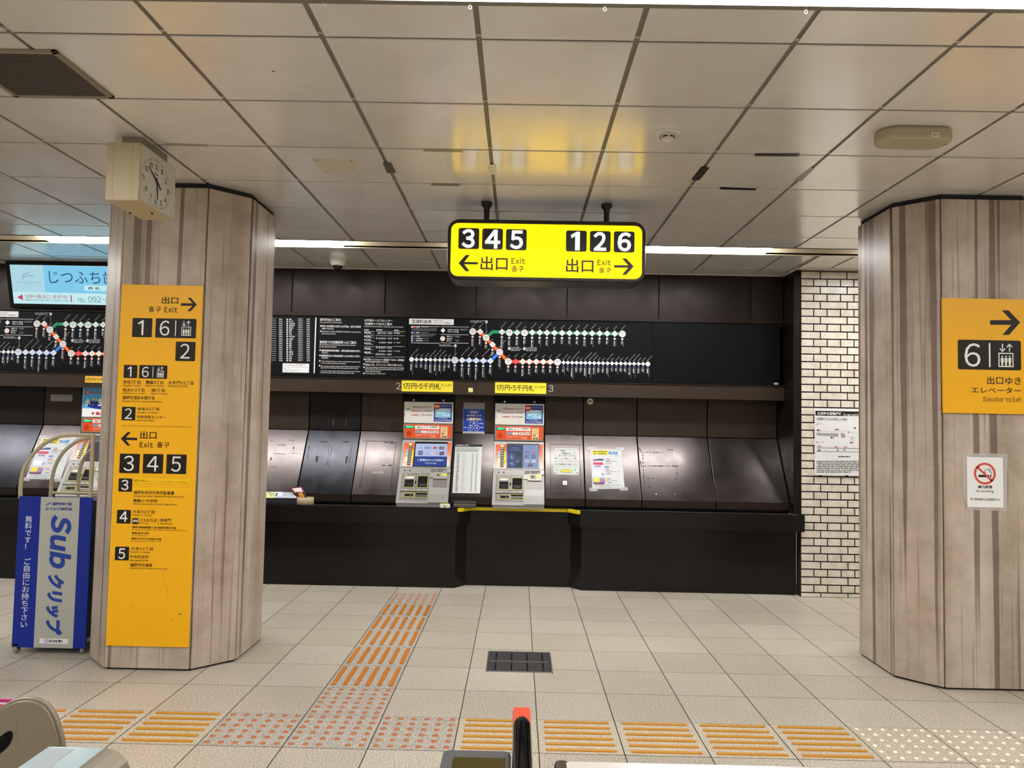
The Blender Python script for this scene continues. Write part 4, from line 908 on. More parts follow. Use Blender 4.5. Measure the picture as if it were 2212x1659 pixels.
# ------------------------------------------------------------------ cabinet doors, notices and marks on the bronze bays
def bay_at(x0, x1): return BAYS[(x0, x1)]
DK = mat('door_gap', '#0a0807', .7)
def door(par, crop, up, sl, dots, keyhole=None):
    s = Sheet((0, 3.4195, 0), crop=crop); s.rim(*up, 5, DK, 0, .0006); s.build('door_outline', par)
    s.rim(up[0]+.07*(up[2]-up[0]), up[1]+16, up[2]-.14*(up[2]-up[0]), up[1]+.76*(up[3]-up[1]), 3, DK, 0, .0005); s.build('upper_hatch', par)
    for k in range(7):
        for j in range(2): s.disc(dots[0]+k*dots[2], dots[1]+j*dots[3], 5, flat('#b8b0a2'), 1, 8)
    s.build('air_hole', par)
    s = SL(); s.crop = crop; s.O += s.n*.0004; s.rim(*sl, 5, DK, 0, .0006); s.build('door_outline', par)
dl, dr = bay_at(-.47, -.042), bay_at(1.332, 1.709)
door(dl, (570, 820, 5.53), (1243,215,1597,733), (1187,733,1548,1325), (1312,627,31,31)); door(dr, CL, (858,45,1278,652), (855,662,1286,1368), (947,528,37.3,40))
s = Sheet((0, 3.4195, 0), crop=(570, 820, 5.53)); s.slab(1523,505,1551,602, flat('#1c1815'), 0, .004); s.build('door_pull', dl)
s.poly([(1255,490),(1275,510),(1290,550),(1284,590),(1276,560),(1262,530)], flat('#2a201a'), 1); s.build('scratch', dl)
s = SL().c(570, 820, 5.53); s.O += s.n*.0006; s.slab(1296,1098,1430,1123, flat('#a8a29a'), 0, .001); s.text('使用中止', 1310,1102,1415,1118, flat('#7d776f'), 0, 4); s.build('label_plate', dl)
for a in ((1440,746,1484,756), (1500,750,1560,762), (1410,1018,1448,1030), (1485,1018,1530,1030)): s.rect(*a, flat('#2b2725'), 1)
s.build('tape_residue', dl)
GL = flat('#1d1a18')
def residue(par, crop, items, sheet=None):
    s = sheet or SL(); s.crop = crop; s.O += s.n*.0005
    for it in items:
        if len(it) == 4: s.rect(*it, GL, 1)
        else:
            u0, v0, u1, v1, n = it
            for k in range(n):
                f = (k+random.random()*.8)/n; u = u0+(u1-u0)*f; v = v0+(v1-v0)*f; r = random.uniform(2, 6)
                s.poly([(u-r, v-r*.5), (u+r*.4, v-r), (u+r, v+r*.6), (u-r*.3, v+r)], GL, 1)
    s.build('glue_residue', par)
W_ = (570, 820, 5.53)
residue(bay_at(-.98, -.47), W_, [(662,733,760,747), (940,736,1022,748), (620,915,648,985), (975,915,1000,1000), (545,780,515,960,26), (782,770,760,1000,20), (815,785,775,1050,30), (1052,770,1010,1060,28), (640,840,615,960,14), (750,985,745,1050,6)])
residue(bay_at(-1.45, -.98), W_, [(160,776,265,783), (115,880,260,892,16), (280,880,470,885,14), (80,730,120,740,6), (300,722,370,730,8), (348,800,362,828), (78,930,92,965), (66,1040,160,1043,8)])
residue(bay_at(2.234, 2.92), (1160, 820, 3.814), [(840,560,862,600,8), (870,600,885,890,26), (870,712,1165,712,34), (850,660,860,720,12), (890,598,1045,600,14), (1075,575,1120,580,8), (905,815,1025,815,8), (918,878,932,888), (1160,885,1172,893), (1137,815,1147,825), (1148,710,1155,790,6)])
s = Sheet((0, 3.4195, 0), crop=W_)
for a in ((1037,400,1043,460), (822,475,836,550), (975,480,985,560), (592,415,598,460)): s.rect(*a, flat('#4a4440'), 1)
s.build('scratch', bay_at(-.98, -.47))
s = SL().c(1160, 820, 3.814); s.O += s.n*.0006; wf = flat('#c8c0b6')
for a in ((975,940,988,948), (1130,942,1138,948)): s.rect(*a, wf, 1)
s.line([(1160,957),(1410,958)], 2, GL, 1); s.build('paint_chip', bay_at(2.234, 2.92))

def sheet_on(name, label, cat, s, quad_, col, th=.0006):
    c0 = s.uv(sum(p[0] for p in quad_)/len(quad_), sum(p[1] for p in quad_)/len(quad_)); r = thing(name, label, cat, tuple(s.P(*c0, 0)))
    s.face([s.uv(*p) for p in quad_], th, flat(col), 0); s.build('paper', r); s.O += s.n*(th+.0001); return r
# tap to ride poster
s = Sheet((0, 3.4195, 0), crop=(860, 860, 8.295)); r_ = sheet_on('tap_to_ride_poster', 'blue and white touch payment poster on the upper panel between the two machines', 'poster', s, [(1163,190),(1550,193),(1543,747),(1158,740)], '#c4c6c6', .002)
s.poly([(1166,192),(1549,195),(1545,600),(1163,597)], flat('#153c9e'), 1); w1, w2 = flat('#f0f2fa'), flat('#f2e8b8')
s.text('福岡市地下鉄は', 1298,224,1421,242, w1, .02, 2); s.text('全線全駅', 1300,250,1418,274, w2, .04, 2); s.line([(1262,222),(1290,275)], 4, w1, 2); s.line([(1455,225),(1432,275)], 4, w1, 2)
s.text('タッチ決済', 1235,294,1402,332, w1, .05, 2); s.text('で', 1458,300,1490,332, w1, .04, 2); s.disc(1428,313,22, flat('#8a98c8'), 2, 16); s.text('ご乗車OK!', 1230,350,1490,402, w2, .06, 2)
for u in (1297, 1412): s.ring(u, 538, 50, 4, w1, 2, 24); s.rect(u-14, 512, u+14, 556, flat('#9fb0e0'), 2, 8)
s.rim(1288,418,1424,488,4, w1, .0008, .001); s.poly([(1335,452),(1360,438),(1360,468)], w1, 2); s.ring(1372,453,16,4, w1, 2, 14); s.lines_of(2, 1450,445,1530,470, w1, .35); s.lines_of(1, 1180,522,1238,540, w1, .5); s.lines_of(1, 1475,522,1530,540, w1, .5)
s.lines_of(3, 1182,622,1525,682, flat('#555a70'), .5, 2, 0); s.rect(1495,655,1524,684, flat('#9a9fa4'), 3)
for k, c_ in enumerate(('#6a6f80','#2a3a80','#c86a3a','#5a8a7a','#3a5a9a','#8a8f98','#a8acb4','#404a80')): s.rect(1175+k*46, 703, 1205+k*46, 725, flat(c_), 2, 4)
s.build('print', r_)
s = Sheet((0, 3.4195, 0), crop=(860, 860, 8.295)); r_ = thing('tape_label_plate', 'worn grey tape rectangle just above the blue touch payment poster', 'label', tuple(s.P(*s.uv(1363,135), 0)))
s.slab(1174,82,1552,192, mat('grey_tape', '#8a857e', .5), 0, .0008); s.build('plate', r_); s.lines_of(1, 1200,110,1540,125, flat('#6f6a63'), .5, 3, 0); s.lines_of(1, 1210,150,1530,165, flat('#77726b'), .4, 3, .1); s.build('old_print', r_)
s = Sheet((0, 3.4195, 0), crop=(0, 820, 6.38)); r_ = thing('tape_label_plate', 'worn grey label plate on the bay above the pale sheet, behind the newspaper rack', 'label', tuple(s.P(*s.uv(845,252), 0)))
s.slab(697,207,997,299, mat('grey_tape'), 0, .001, 12); s.build('plate', r_); s.lines_of(1, 720,232,980,250, flat('#6f6a63'), .5, 3, 0); s.build('old_print', r_)
# fare list sheet
s = SL().c(840, 810, 5.2667); s.O += s.n*.0004; r_ = sheet_on('fare_table_sheet', 'tall white printed table sheet on the sloping panel between the two machines', 'notice', s, [(757,790),(1062,790),(1038,1347),(722,1342)], '#c4c8c5')
s.poly([(757,790),(1062,790),(1061,818),(756,816)], flat('#171517'), 1); s.text('割引料金のご案内', 768,793,905,808, flat('#d8d8d8'), .02, 2); s.lines_of(4, 765,826,1050,880, flat('#6a6e6e'), .5, 2, .3)
for k in range(44):
    v = 893+k*10; sh = (v-790)*.0575; u = 785-sh
    if k % 5 == 0 or k in (3, 8, 17): s.rect(u-12, v, u-5, v+6, K2, 2)
    s.rect(u, v, u+random.uniform(14, 34), v+5, flat('#50565a'), 2); s.rect(u+62, v+1, u+62+random.uniform(15, 50), v+4, flat('#9aa09e'), 2); s.rect(u+172, v, u+184, v+5, flat('#5a6062'), 2); s.rect(u+222, v, u+234, v+5, flat('#5a6062'), 2)
    if k % 2 == 0: s.rect(u-5, v+8.4, u+245, v+9.2, flat('#b4b9b6'), 2)
s.build('print', r_)
# hand made notice
s = SL().c(*CL); s.O += s.n*.0005; r_ = sheet_on('handmade_notice', 'hand decorated white notice on the cabinet door next to the machine numbered 3', 'notice', s,
  [(915,718),(1222,722),(1234,745),(1232,905),(1268,912),(1266,1082),(1250,1100),(905,1092),(895,1075),(905,910),(915,900)], '#c0c5c0')
for p_ in ([(945,760),(960,738),(1200,742),(1210,800)], [(905,912),(980,905),(1100,912),(1260,910)], [(975,890),(1050,870),(1120,872),(1160,895)], [(905,985),(1000,978),(1100,988),(1255,985)]): s.line(p_, 5, flat('#77807e'), 1)
s.text('定期券は', 1005,745,1072,765, flat('#444a4a'), .02, 2); s.text('この券売機では', 1000,782,1150,804, flat('#444a4a'), .02, 2); s.text('お取り扱いしておりません', 1030,815,1212,832, flat('#5a6060'), .02, 2); s.text('となりの券売機をご利用ください', 920,938,1240,962, flat('#50585a'), .02, 2)
s.rect(1002,1022,1160,1066, flat('#3c463a'), 2, 6); s.rect(1007,1027,1155,1060, flat('#e2cf32'), 3); s.text('のりかえ案内', 1030,1034,1130,1050, flat('#6a6420'), .02, 4)
s.poly([(1082,848),(1100,870),(1082,882),(1066,868)], flat('#c0584c'), 2)
for u, v, c_ in ((935,862,'#7a8a96'), (1205,862,'#7a8a96'), (985,825,'#c86a6a'), (945,1030,'#6aa878'), (1205,1028,'#5aa068'), (920,1072,'#b86a5a'), (1238,1072,'#b86a5a')): s.poly([(u-18, v+6), (u, v-12), (u+22, v-4), (u+8, v+12)], flat(c_), 2)
s.build('print', r_)
s = SL().c(*CL); s.O += s.n*.0005; r_ = thing('square_sticker', 'small white square sticker with a dark dot under the hand decorated notice', 'sticker', tuple(s.P(*s.uv(1062,1213), 0)))
s.slab(1034,1185,1092,1242, flat('#e6e6e2'), 0, .0006, 4); s.disc(1062,1214,8, K2, 2, 10); s.build('sticker', r_)
# instruction sheets
def instruction(crop, quad_, label):
    s = SL(); s.crop = crop; s.O += s.n*.0005; q = quad_
    def at_(a, b_):                                  # share of the sheet's width and height
        x0 = q[0][0]+(q[3][0]-q[0][0])*b_; x1 = q[1][0]+(q[2][0]-q[1][0])*b_; y0 = q[0][1]+(q[3][1]-q[0][1])*b_; y1 = q[1][1]+(q[2][1]-q[1][1])*b_
        return (x0+(x1-x0)*a, y0+(y1-y0)*a)
    def R(a0, b0, a1, b1, c_, l=1): s.poly([at_(a0, b0), at_(a1, b0), at_(a1, b1), at_(a0, b1)], flat(c_), l)
    def TX(t_, a0, b0, a1, b1, c_, bold=.02): u, v = at_(a0, (b0+b1)/2); u2, _ = at_(a1, (b0+b1)/2); v0 = at_(.5, b0)[1]; v1 = at_(.5, b1)[1]; s.text(t_, u, v0, u2, v1, flat(c_), bold, 4)
    r = sheet_on('instruction_sheet', label, 'notice', s, quad_, '#c2c6c6')
    R(.05,.02,.56,.14,'#dfd340'); TX('高齢者乗車券', .08,.035,.54,.075,'#5a561c'); TX('障がい者乗車券', .08,.09,.5,.13,'#5a561c'); R(.58,.05,.86,.12,'#3f78b8'); TX('バスカード', .62,.06,.82,.105,'#d4e2f2'); TX('入金方法', .72,.15,.88,.18,'#5a88c0')
    R(.03,.23,.42,.46,'#c8ccd8',1); R(.06,.25,.2,.30,'#8a4a6a',2); R(.2,.24,.4,.29,'#3a3a72',2); R(.06,.33,.38,.39,'#b8404e',2); R(.1,.41,.3,.45,'#8c90a0',2)
    R(.03,.49,.42,.68,'#c4c8da',1); R(.06,.55,.3,.66,'#dfe0ea',2); R(.3,.6,.4,.66,'#9aa0b8',2); R(.03,.72,.4,.88,'#8a7a9a',1); R(.05,.72,.24,.82,'#e0c828',2); R(.05,.84,.38,.88,'#3a3050',2)
    s.line([at_(.1,.42), at_(.42,.38)], 3, flat('#c03040'), 3); s.line([at_(.12,.87), at_(.46,.79)], 4, flat('#c03040'), 4)
    TX('手順1', .46,.24,.6,.27,'#c03040'); TX('乗車券にタッチし', .46,.29,.82,.32,'#33363c'); TX('を入れる', .46,.345,.64,.375,'#33363c'); R(.42,.43,.56,.465,'#3f78b8',2); TX('手順2', .42,.50,.58,.53,'#c03040'); TX('「サンスチャージ」', .45,.55,.9,.58,'#33363c'); TX('を押す', .47,.60,.62,.63,'#33363c')
    TX('手順3', .44,.73,.6,.76,'#c03040'); TX('チャージする', .48,.78,.78,.81,'#33363c'); TX('を押す', .48,.83,.64,.86,'#33363c')
    for a0, b0, a1, b1 in ((.08,.895,.92,.9),(.08,.975,.92,.98),(.08,.895,.087,.98),(.913,.895,.92,.98)): R(a0,b0,a1,b1,'#55585c',2)
    TX('チャージは現金のみ、千円単位です。詳しくは駅員まで', .11,.91,.85,.935,'#4a4d52',.0); TX('TEL 0120-000-000', .11,.945,.6,.965,'#4a4d52',.0)
    s.build('print', r)
    tp = mat('clear_tape', '#c4c6c8', .25); tp.node_tree.nodes['Principled BSDF'].inputs['Alpha'].default_value = .5
    for a, b_ in ((-.04, -.03), (.88, -.04), (-.05, .985), (.9, .985)):
        p0, p1, p2, p3 = at_(a-.05, b_-.02), at_(a+.2, b_-.02), at_(a+.2, b_+.07), at_(a-.05, b_+.07); s.poly([p0, p1, p2, p3], tp, 5)
        s.build('clear_tape', r)
    return r
instruction((1160, 820, 3.814), [(441,572),(697,578),(722,898),(457,903)], 'white colour instruction sheet taped to the bronze slope, third bay from the brick wall')
instruction((0, 820, 6.38), [(575,800),(1035,805),(830,1378),(352,1368)], 'pale instruction sheet taped to the sloping bay behind the newspaper rack tubes')
# round intercom disc
s = Sheet((0, 3.4195, 0), crop=(1160, 820, 3.814)); r_ = thing('round_door_stop', 'small cream disc high on the bronze bay with the instruction sheet', 'disc', tuple(s.P(*s.uv(438,180), 0)))
s.disc(438,180,25, flat('#cfc9b4'), 16, 24, 0); s.build('disc', r_); s.poly([(415,172),(461,172),(458,188),(450,190),(418,190)], flat('#9c957e'), 17); s.poly([(430,172),(442,170),(444,184),(436,182)], K2, 18); s.build('mark', r_)

# ------------------------------------------------------------------ things on the worktop
ZW = .7415
def worktop_strip(u0, v0, u1, v1, name, label, col, txt=None, tc='#4a5088'):
    a, e = atz(u0, (v0+v1)/2, ZW), atz(u1, (v0+v1)/2, ZW); r = thing(name, label, 'sticker', tuple((a+e)/2))
    b = MB(); y = a.y; b.box((a.x, y-.022, ZW), (e.x, y+.022, ZW+.0008), flat(col)); b.build('strip', r)
    s = Sheet((0, y, ZW+.0008), (1, 0, 0), (0, 1, 0)); x0, x1 = a.x, e.x
    vs_, fs_, p0, p1, q0, q1 = text_mesh(txt); s.b.add([(x0+(x1-x0)*(.05+.9*(x-p0)/(p1-p0)), y-.012+.024*(yy-q0)/(q1-q0), ZW+.0012) for x, yy in vs_], fs_, flat(tc)); s.build('lettering', r)
worktop_strip(872, 1092.5, 904, 1094, 'worktop_sticker', 'dark blue lettered strip on the worktop below the machine numbered 2', '#1c1d2c', '足元にご注意'); worktop_strip(906, 1093, 941, 1094, 'worktop_sticker', 'white strip on the worktop below the machine numbered 2', '#b9bcc0', '荷物にご注意', '#8a8c92')
worktop_strip(1270, 1099, 1300, 1100, 'worktop_sticker', 'dark blue lettered strip on the worktop next to the yellow edge guard', '#1c1d2c', '足元にご注意'); worktop_strip(1302, 1099, 1336, 1100, 'worktop_sticker', 'white strip on the worktop next to the yellow edge guard', '#a9aeb6', '荷物にご注意', '#8a8c92')
# stick holder
p = at(961, 1103, 2.966); r_ = thing('stick_holder', 'small white holder clipped to the worktop edge below the machine numbered 2', 'holder', (p.x, 2.98, ZW))
b = MB(); b.prism([(p.x+a, 2.948, ZW+.0005+c_) for a, c_ in rrect(-.046, 0, .046, .034, .008)], (0, .05, 0), flat('#dcdcd4')); b.build('body', r_, bevel=.003)
b = MB(); b.box((p.x-.007, 2.944, ZW+.003), (p.x+.007, 2.949, ZW+.024), flat('#7b776c')); b.build('clip', r_)
b = MB(); b.box((p.x-.02, 2.955, ZW+.0345), (p.x+.034, 2.99, ZW+.038), flat('#cfc83c')); b.build('yellow_pad', r_)
# leaflet tray below the table sheet
a, e = at(980, 1083, 3.03), at(1028, 1083, 3.03); r_ = thing('leaflet_tray', 'empty grey acrylic tray on the worktop below the white table sheet', 'tray', ((a.x+e.x)/2, 3.04, ZW))
b = MB(); ac = mat('smoky_acrylic', '#5a5958', .12, .3); b.box((a.x, 3.0, ZW), (e.x, 3.065, ZW+.004), ac); b.box((a.x, 3.0, ZW), (e.x, 3.004, ZW+.03), ac); b.box((a.x, 3.06, ZW), (e.x, 3.065, ZW+.058), ac); b.build('tray', r_)
b = MB(); b.box((a.x, 2.999, ZW+.0295), (e.x, 3.0045, ZW+.032), M_STEEL); b.build('bright_edge', r_)
# leaflet box
X_ = (580, 1000, 15.08); x1 = at(640, 1082, 3.0).x; x0 = at(500, 1082, 3.0).x
r_ = thing('leaflet_box', 'dark low box with white and green leaflets on the counter beside the directory pillar', 'leaflet box', ((x0+x1)/2, 3.03, ZW))
zt = at(610, 1075.5, 3.0).z; b = MB(); b.box((x0, 3.0, ZW), (x1, 3.062, zt), mat('navy_plastic', '#20242c', .35)); b.build('box', r_, bevel=.002)
zz = at(610, 1063, 3.062).z; n2 = Vector((0, 3.06-3.0, zz-zt)); s = Sheet((0, 3.0, zt+.0005), (1, 0, 0), n2, X_); L_2 = n2.length
s.face([(x0+.002, 0), (x1-.002, 0), (x1-.002, L_2), (x0+.002, L_2)], .001, flat('#b9c0c8'), -.001); s.build('leaflet_front', r_)
s.rect(-900,950,205,1135, flat('#c4cc8c'), 3); s.rect(-20,965,75,985, flat('#5a6a3a'), 4); s.rect(30,1005,190,1022, flat('#3a4a34'), 4); s.rect(45,1045,120,1085, flat('#98a0a0'), 4); s.disc(165,1055,22, flat('#9ab83c'), 4, 12); s.rect(212,950,440,1135, flat('#d4d6e2'), 3); s.rect(230,980,300,1080, flat('#5a6078'), 4); s.rect(220,1095,420,1115, flat('#7a7ab0'), 4)
s.lines_of(4, 470,960,880,1120, flat('#8a93a0'), .3, 4, .2); s.build('print', r_)
# tan cup and snack bag
pc = at(580+1172/15.08, 1000+1380/15.08, 2.99); cx, cy = pc.x, 3.045; R0 = .078; zc = ZW+.066
r_ = thing('paper_tub', 'tan round tub on the worktop beside the leaflet box', 'tub', (cx, cy, ZW)); TAN = mat('tan_card', '#a8987c', .55)
b = MB(); b.lathe((cx, cy, ZW), [(R0-.004, 0), (R0, .002), (R0, .066), (R0-.004, .0665), (R0-.0045, .006), (0, .005)], TAN, seg=36)
for p in b.v: p.y = 3.016+(p.y-cy)*.62
b.build('tub', r_)
def pillow(b, q, bulge, nrm, m_of, nu=10, nv=12):
    q = [Vector(p) for p in q]; nrm = Vector(nrm).normalized()
    for side in (1, -1):
        g = []
        for j in range(nv+1):
            for i in range(nu+1):
                u, v = i/nu, j/nv; p = (q[0]*(1-u)+q[1]*u)*(1-v)+(q[3]*(1-u)+q[2]*u)*v; h = bulge*(max(0, sin(pi*u))**.6)*(max(0, sin(pi*v))**.5)
                h += .0035*sin(9*u+5*v)*sin(pi*u)*sin(pi*v); g.append(p+nrm*side*h)
        for j in range(nv):
            for i in range(nu):
                k = j*(nu+1)+i; b.add([g[k], g[k+1], g[k+nu+2], g[k+nu+1]], [(0, 1, 2, 3)], m_of((i+.5)/nu, (j+.5)/nv, side), True)
def px(u, v, Y): return at(580+u/15.08, 1000+v/15.08, Y)
qd = [px(960,1200,3.015), px(1280,1170,3.010), px(1085,770,3.035), px(672,815,3.045)]
r_ = thing('snack_bag', 'crumpled red, white and orange snack bag leaning in the tan tub', 'snack bag', tuple(qd[0]))
def bagc(u, v, sd):
    if sd < 0: return flat('#4a1420')
    if v > .93: return flat('#6a1828')
    if v > .62: return flat('#d8d0d4') if .18 < u < .95 and (v < .9) and not (.55 < u < .62) else flat('#8a1c30')
    if v > .5: return flat('#7a1a2a')
    if u < .22: return flat('#20201c')
    return flat('#d89a34') if (u-.6)**2+(v-.3)**2 < .06 else flat('#b8502a') if (u-.45)**2+(v-.12)**2 < .05 else flat('#2a1a16')
b = MB(); pillow(b, qd, .017, (0, -1, .25), bagc); b.build('bag', r_)

# ================================================================== newspaper rack
YR = .88; s = Sheet((0, YR, 0)); A = at(33, 1235, YR).x; B_ = at(192, 1235, YR).x; ZB, ZP = at(110, 1400, YR).z, at(115, 1073.5, YR).z
root = thing('newspaper_rack', 'blue and grey free newspaper rack on casters beside the directory pillar', 'rack', ((A+B_)/2, 1.05, 0))
BLU_, GRYP = mat('rack_blue', '#0a268c', .4, 0, .3), mat('rack_grey', '#a9aca3', .4); TUB = mat('rack_beige_tube', '#b3a78b', .4)
b = MB(); b.box((A, YR, ZB), (B_, YR+.012, ZP), BLU_); b.build('front_panel', root, bevel=.002)
b = MB(); x0, x1 = A+(B_-A)*.300, A+(B_-A)*.830; b.box((x0, YR-.0006, ZB+.001), (x1, YR, ZP-.001), GRYP); b.build('grey_band', root)
s.O.y = YR-.001; s.c(0, 1000, 6.636); NB = flat('#1f3f96')
s.text('福岡市地下鉄', 750,565,1033,612, NB, .02); s.text('おでかけ情報紙', 658,637,1035,682, NB, .02); s.line([(662,608),(700,590),(712,572),(735,566)], 9, NB); s.line([(672,588),(728,586)], 7, NB)
s.text('Sub', 717,742,1030,1515, NB, .045, rot=-90, shear=.15); s.c(0, 1000, 2.517); s.text('クリップ', 250,605,343,935, NB, .06, rot=-90, shear=.15); s.build('title_lettering', root)
pw = flat('#c9d0ea'); s.text('\n'.join('無料です！'), 135,287,172,470, pw, .01, align='CENTER'); s.text('\n'.join('ご自由にお持ち下さい'), 118,517,160,893, pw, .01, align='CENTER'); s.build('white_lettering', root)
s.rect(215,955,370,983, flat('#e4e6ec'), 1); s.ring(253,968,11,2, NB, 3, 18); s.disc(253,968,3, NB, 3, 8); s.text('西日本新聞社', 267,961,342,977, flat('#22242c'), .03); s.build('publisher_sticker', root)
for u, v in ((296,189), (98,577), (470,577), (77,945), (462,950)): s.disc(u, v, 3.5, flat('#3a3a34'), 3, 8)
s.build('rivet', root)
def trace(pts, Y): return [at(u/6.38, 820+v/6.38, Y) for u, v in pts]
def smooth(P, n=5):
    out = []
    for i in range(len(P)-1):
        p0, p1, p2, p3 = P[max(i-1, 0)], P[i], P[i+1], P[min(i+2, len(P)-1)]
        for k in range(n):
            t = k/n; out.append(.5*((2*p1)+(p2-p0)*t+(2*p0-5*p1+4*p2-p3)*t*t+(3*p1-p0-3*p2+p3)*t**3))
    return out+[P[-1]]
F1 = trace([(283,1640),(285,1450),(330,1230),(430,1060),(560,925),(700,830),(850,778),(1000,765),(1285,768)], .90); F2 = trace([(700,1620),(712,1400),(760,1200),(850,1030),(970,910),(1110,830),(1262,795)], 1.18); F3 = trace([(1078,1560),(1090,1300),(1140,1120),(1200,1030),(1265,955)], 1.35)
xr = F1[-1].x; F1 = [Vector((min(p.x, xr), .90, p.z)) for p in F1]
for nm, F, Y in (('side_frame', F1, .90), ('side_frame', F2, 1.18), ('side_frame', F3, 1.35)):
    b = MB(); b.tube(smooth(F), .0125, TUB, 10); b.build(nm, root, kind=None)
b = MB(); b.tube([(xr, .90, F1[-1].z+.008), (xr, .90, .05)], .0135, TUB, 10); b.build('upright', root)
b = MB(); x2 = xr-.012; b.tube([(x2, 1.35, F3[-1].z+.14), (x2, 1.35, .05)], .0125, TUB, 10); b.build('upright', root)
zc = F2[0].z+.03
for Y, u0 in ((1.18, 700), (1.35, 1078)):
    xa = at(u0/6.38, 1066, Y).x; b = MB(); b.tube([(xa, Y, zc), (xr+.0, Y, zc)], .010, TUB, 8); b.build('crossbar', root)
    b = MB(); b.tube([(xa, Y, zc), (xa, Y, .05)], .0125, TUB, 8); b.build('upright', root)
b = MB(); b.tube([(A+.02, .905, .075), (A+.02, 1.36, .075), (xr, 1.36, .075), (xr, .905, .075)], .012, TUB, 8, True); b.box((A+.03, .91, .09), (xr-.01, 1.34, .096), M_MBLK); b.box((A+.03, .95, .5), (xr-.01, 1.34, .505), M_MBLK); b.build('base_frame', root)
b = MB(); b.box((xr-.016, .91, .12), (xr-.012, 1.33, .93), mat('rack_side_green', '#29402e', .5)); b.build('side_sheet', root)
for cxx, cyy in ((A+.025, .885), (B_-.03, .90), (A+.03, 1.33), (B_-.03, 1.33)):
    b = MB(); b.lathe((cxx, cyy, .062), [(.016, 0), (.018, -.01), (.018, -.013)], M_MBLK, seg=12); b.prism([(cxx-.012, cyy-.01, .05), (cxx-.012, cyy+.012, .05), (cxx-.012, cyy+.028, .024), (cxx-.012, cyy+.01, .024)], (.024, 0, 0), M_MBLK); cf = b.build('caster', root)
    b = MB(); b.lathe((cxx-.010, cyy+.012, .0265), [(.012, 0), (.026, .002), (.026, .018), (.012, .02)], mat('wheel_grey', '#8d8a84', .5), (1, 0, 0), 20); b.build('wheel', cf)

# ================================================================== ceiling things
CP = (200, 280, 7.54); YN = -.20; c0 = at(200+235/7.54, 280+195/7.54, YN); c1 = at(200+785/7.54, 280+205/7.54, YN); zb = at(200+480/7.54, 280+1152/7.54, YN).z; YF = YN+.385; BEI = mat('clock_beige', '#b7a888', .45)
zt_ = min((c0.z+c1.z)/2, HC-.02); root = thing('station_clock', 'double-sided beige box clock hanging from the ceiling in front of the directory pillar', 'clock', ((c0.x+c1.x)/2, 0, zt_))
b = MB(); b.box((c0.x, YN, zb), (c1.x, YF, zt_), BEI); b.build('housing', root, bevel=.006)
s = Sheet((0, YN-.0004, 0), crop=CP); s.line([(350,205),(316,1150)], 3, flat('#4a4234'), 0); s.line([(655,210),(632,1160)], 3, flat('#4a4234'), 0); s.build('seam', root)
b = MB(); b.box((c0.x+.045, YN+.06, zt_), (c1.x-.02, YF-.05, HC), mat('bracket_grey', '#8f887a', .4, .3)); b.build('ceiling_bracket', root)
s = Sheet((c1.x+.0005, 0, 0), (0, 1, 0), (0, 0, 1), CP)
s.poly([(790,225),(1350,640),(1332,1462),(778,1142)], mat('dial_glass', '#c3c1b1', .2, 0, .4), 1); s.build('dial', root)
HR = [(1040,615,'12'),(1122,692,'1'),(1190,845,'2'),(1220,1015,'3'),(1182,1150,'4'),(1108,1195,'5'),(1022,1175,'6'),(940,1095,'7'),(868,962,'8'),(828,770,'9'),(873,635,'10'),(948,578,'11')]
for u, v, t_ in HR: w = 17 if len(t_) == 1 else 24; s.text(t_, u-w, v-42, u+w, v+42, K2, .012, 3)
s.build('numeral', root)
TK = [(1042,520),(1133,612),(1220,790),(1265,1040),(1210,1228),(1118,1285),(1022,1262),(925,1170),(830,992),(795,735),(845,530),(945,485)]; cc = (1040, 880)
for i, p in enumerate(TK):
    d = ((cc[0]-p[0])*.03, (cc[1]-p[1])*.045); s.line([(p[0]-d[0], p[1]-d[1]), (p[0]+d[0], p[1]+d[1])], 6, K2, 3); n_ = TK[(i+1) % 12]
    for k in range(1, 5): f = k/5; m_ = 4*f*(1-f)*.035; u = p[0]+(n_[0]-p[0])*f; v = p[1]+(n_[1]-p[1])*f; s.disc(u+(u-cc[0])*m_, v+(v-cc[1])*m_, 4, K2, 3, 6)
s.line([(1000,703),(1065,755)], 9, K2, 3); s.build('minute_mark', root)
s.poly([(1034,785),(1052,790),(1060,1000),(1055,1150),(1048,1150),(1040,1000)], K2, 5); s.build('minute_hand', root)
s.poly([(897,583),(904,577),(1062,855),(1110,975),(1098,992),(1045,880)], flat('#2a2630'), 6); s.disc(1043,862,16, K2, 7, 14); s.build('hour_hand', root)
for u, v in ((612,1345), (968,1352)): p = atz(200+u/7.54, 280+v/7.54, zb); b = MB(); b.lathe(p, [(.006, 0), (.006, -.006), (.004, -.009)], flat('#4a3a20'), seg=10); b.build('screw', root)

root = thing('ceiling_air_grille', 'dark brown slatted air grille set in the ceiling panels above the clock', 'grille', (-1.02, -.85, HC))
GB = mat('grille_brown', '#4c4236', .45, .3); GF = mat('grille_frame', '#8d8270', .45, .2)
b = MB(); x0, x1, y0, y1 = -1.25, -.795, -1.075, -.635
for a in ((x0, y0, x1, y0+.022), (x0, y1-.022, x1, y1), (x0, y0, x0+.022, y1), (x1-.022, y0, x1, y1)): b.box((a[0], a[1], HC-.012), (a[2], a[3], HC), GF)
b.build('frame', root, bevel=.002); b = MB(); b.box((x0+.02, y0+.02, HC-.002), (x1-.02, y1-.02, HC), M_DARK); b.build('backing', root)
for k in range(22): y = y0+.03+k*.0176; b = MB(); b.prism([(x0+.021, y, HC-.002), (x0+.021, y+.011, HC-.002), (x0+.021, y+.014, HC-.010), (x0+.021, y+.003, HC-.010)], (x1-x0-.042, 0, 0), GB); b.build('slat', root)

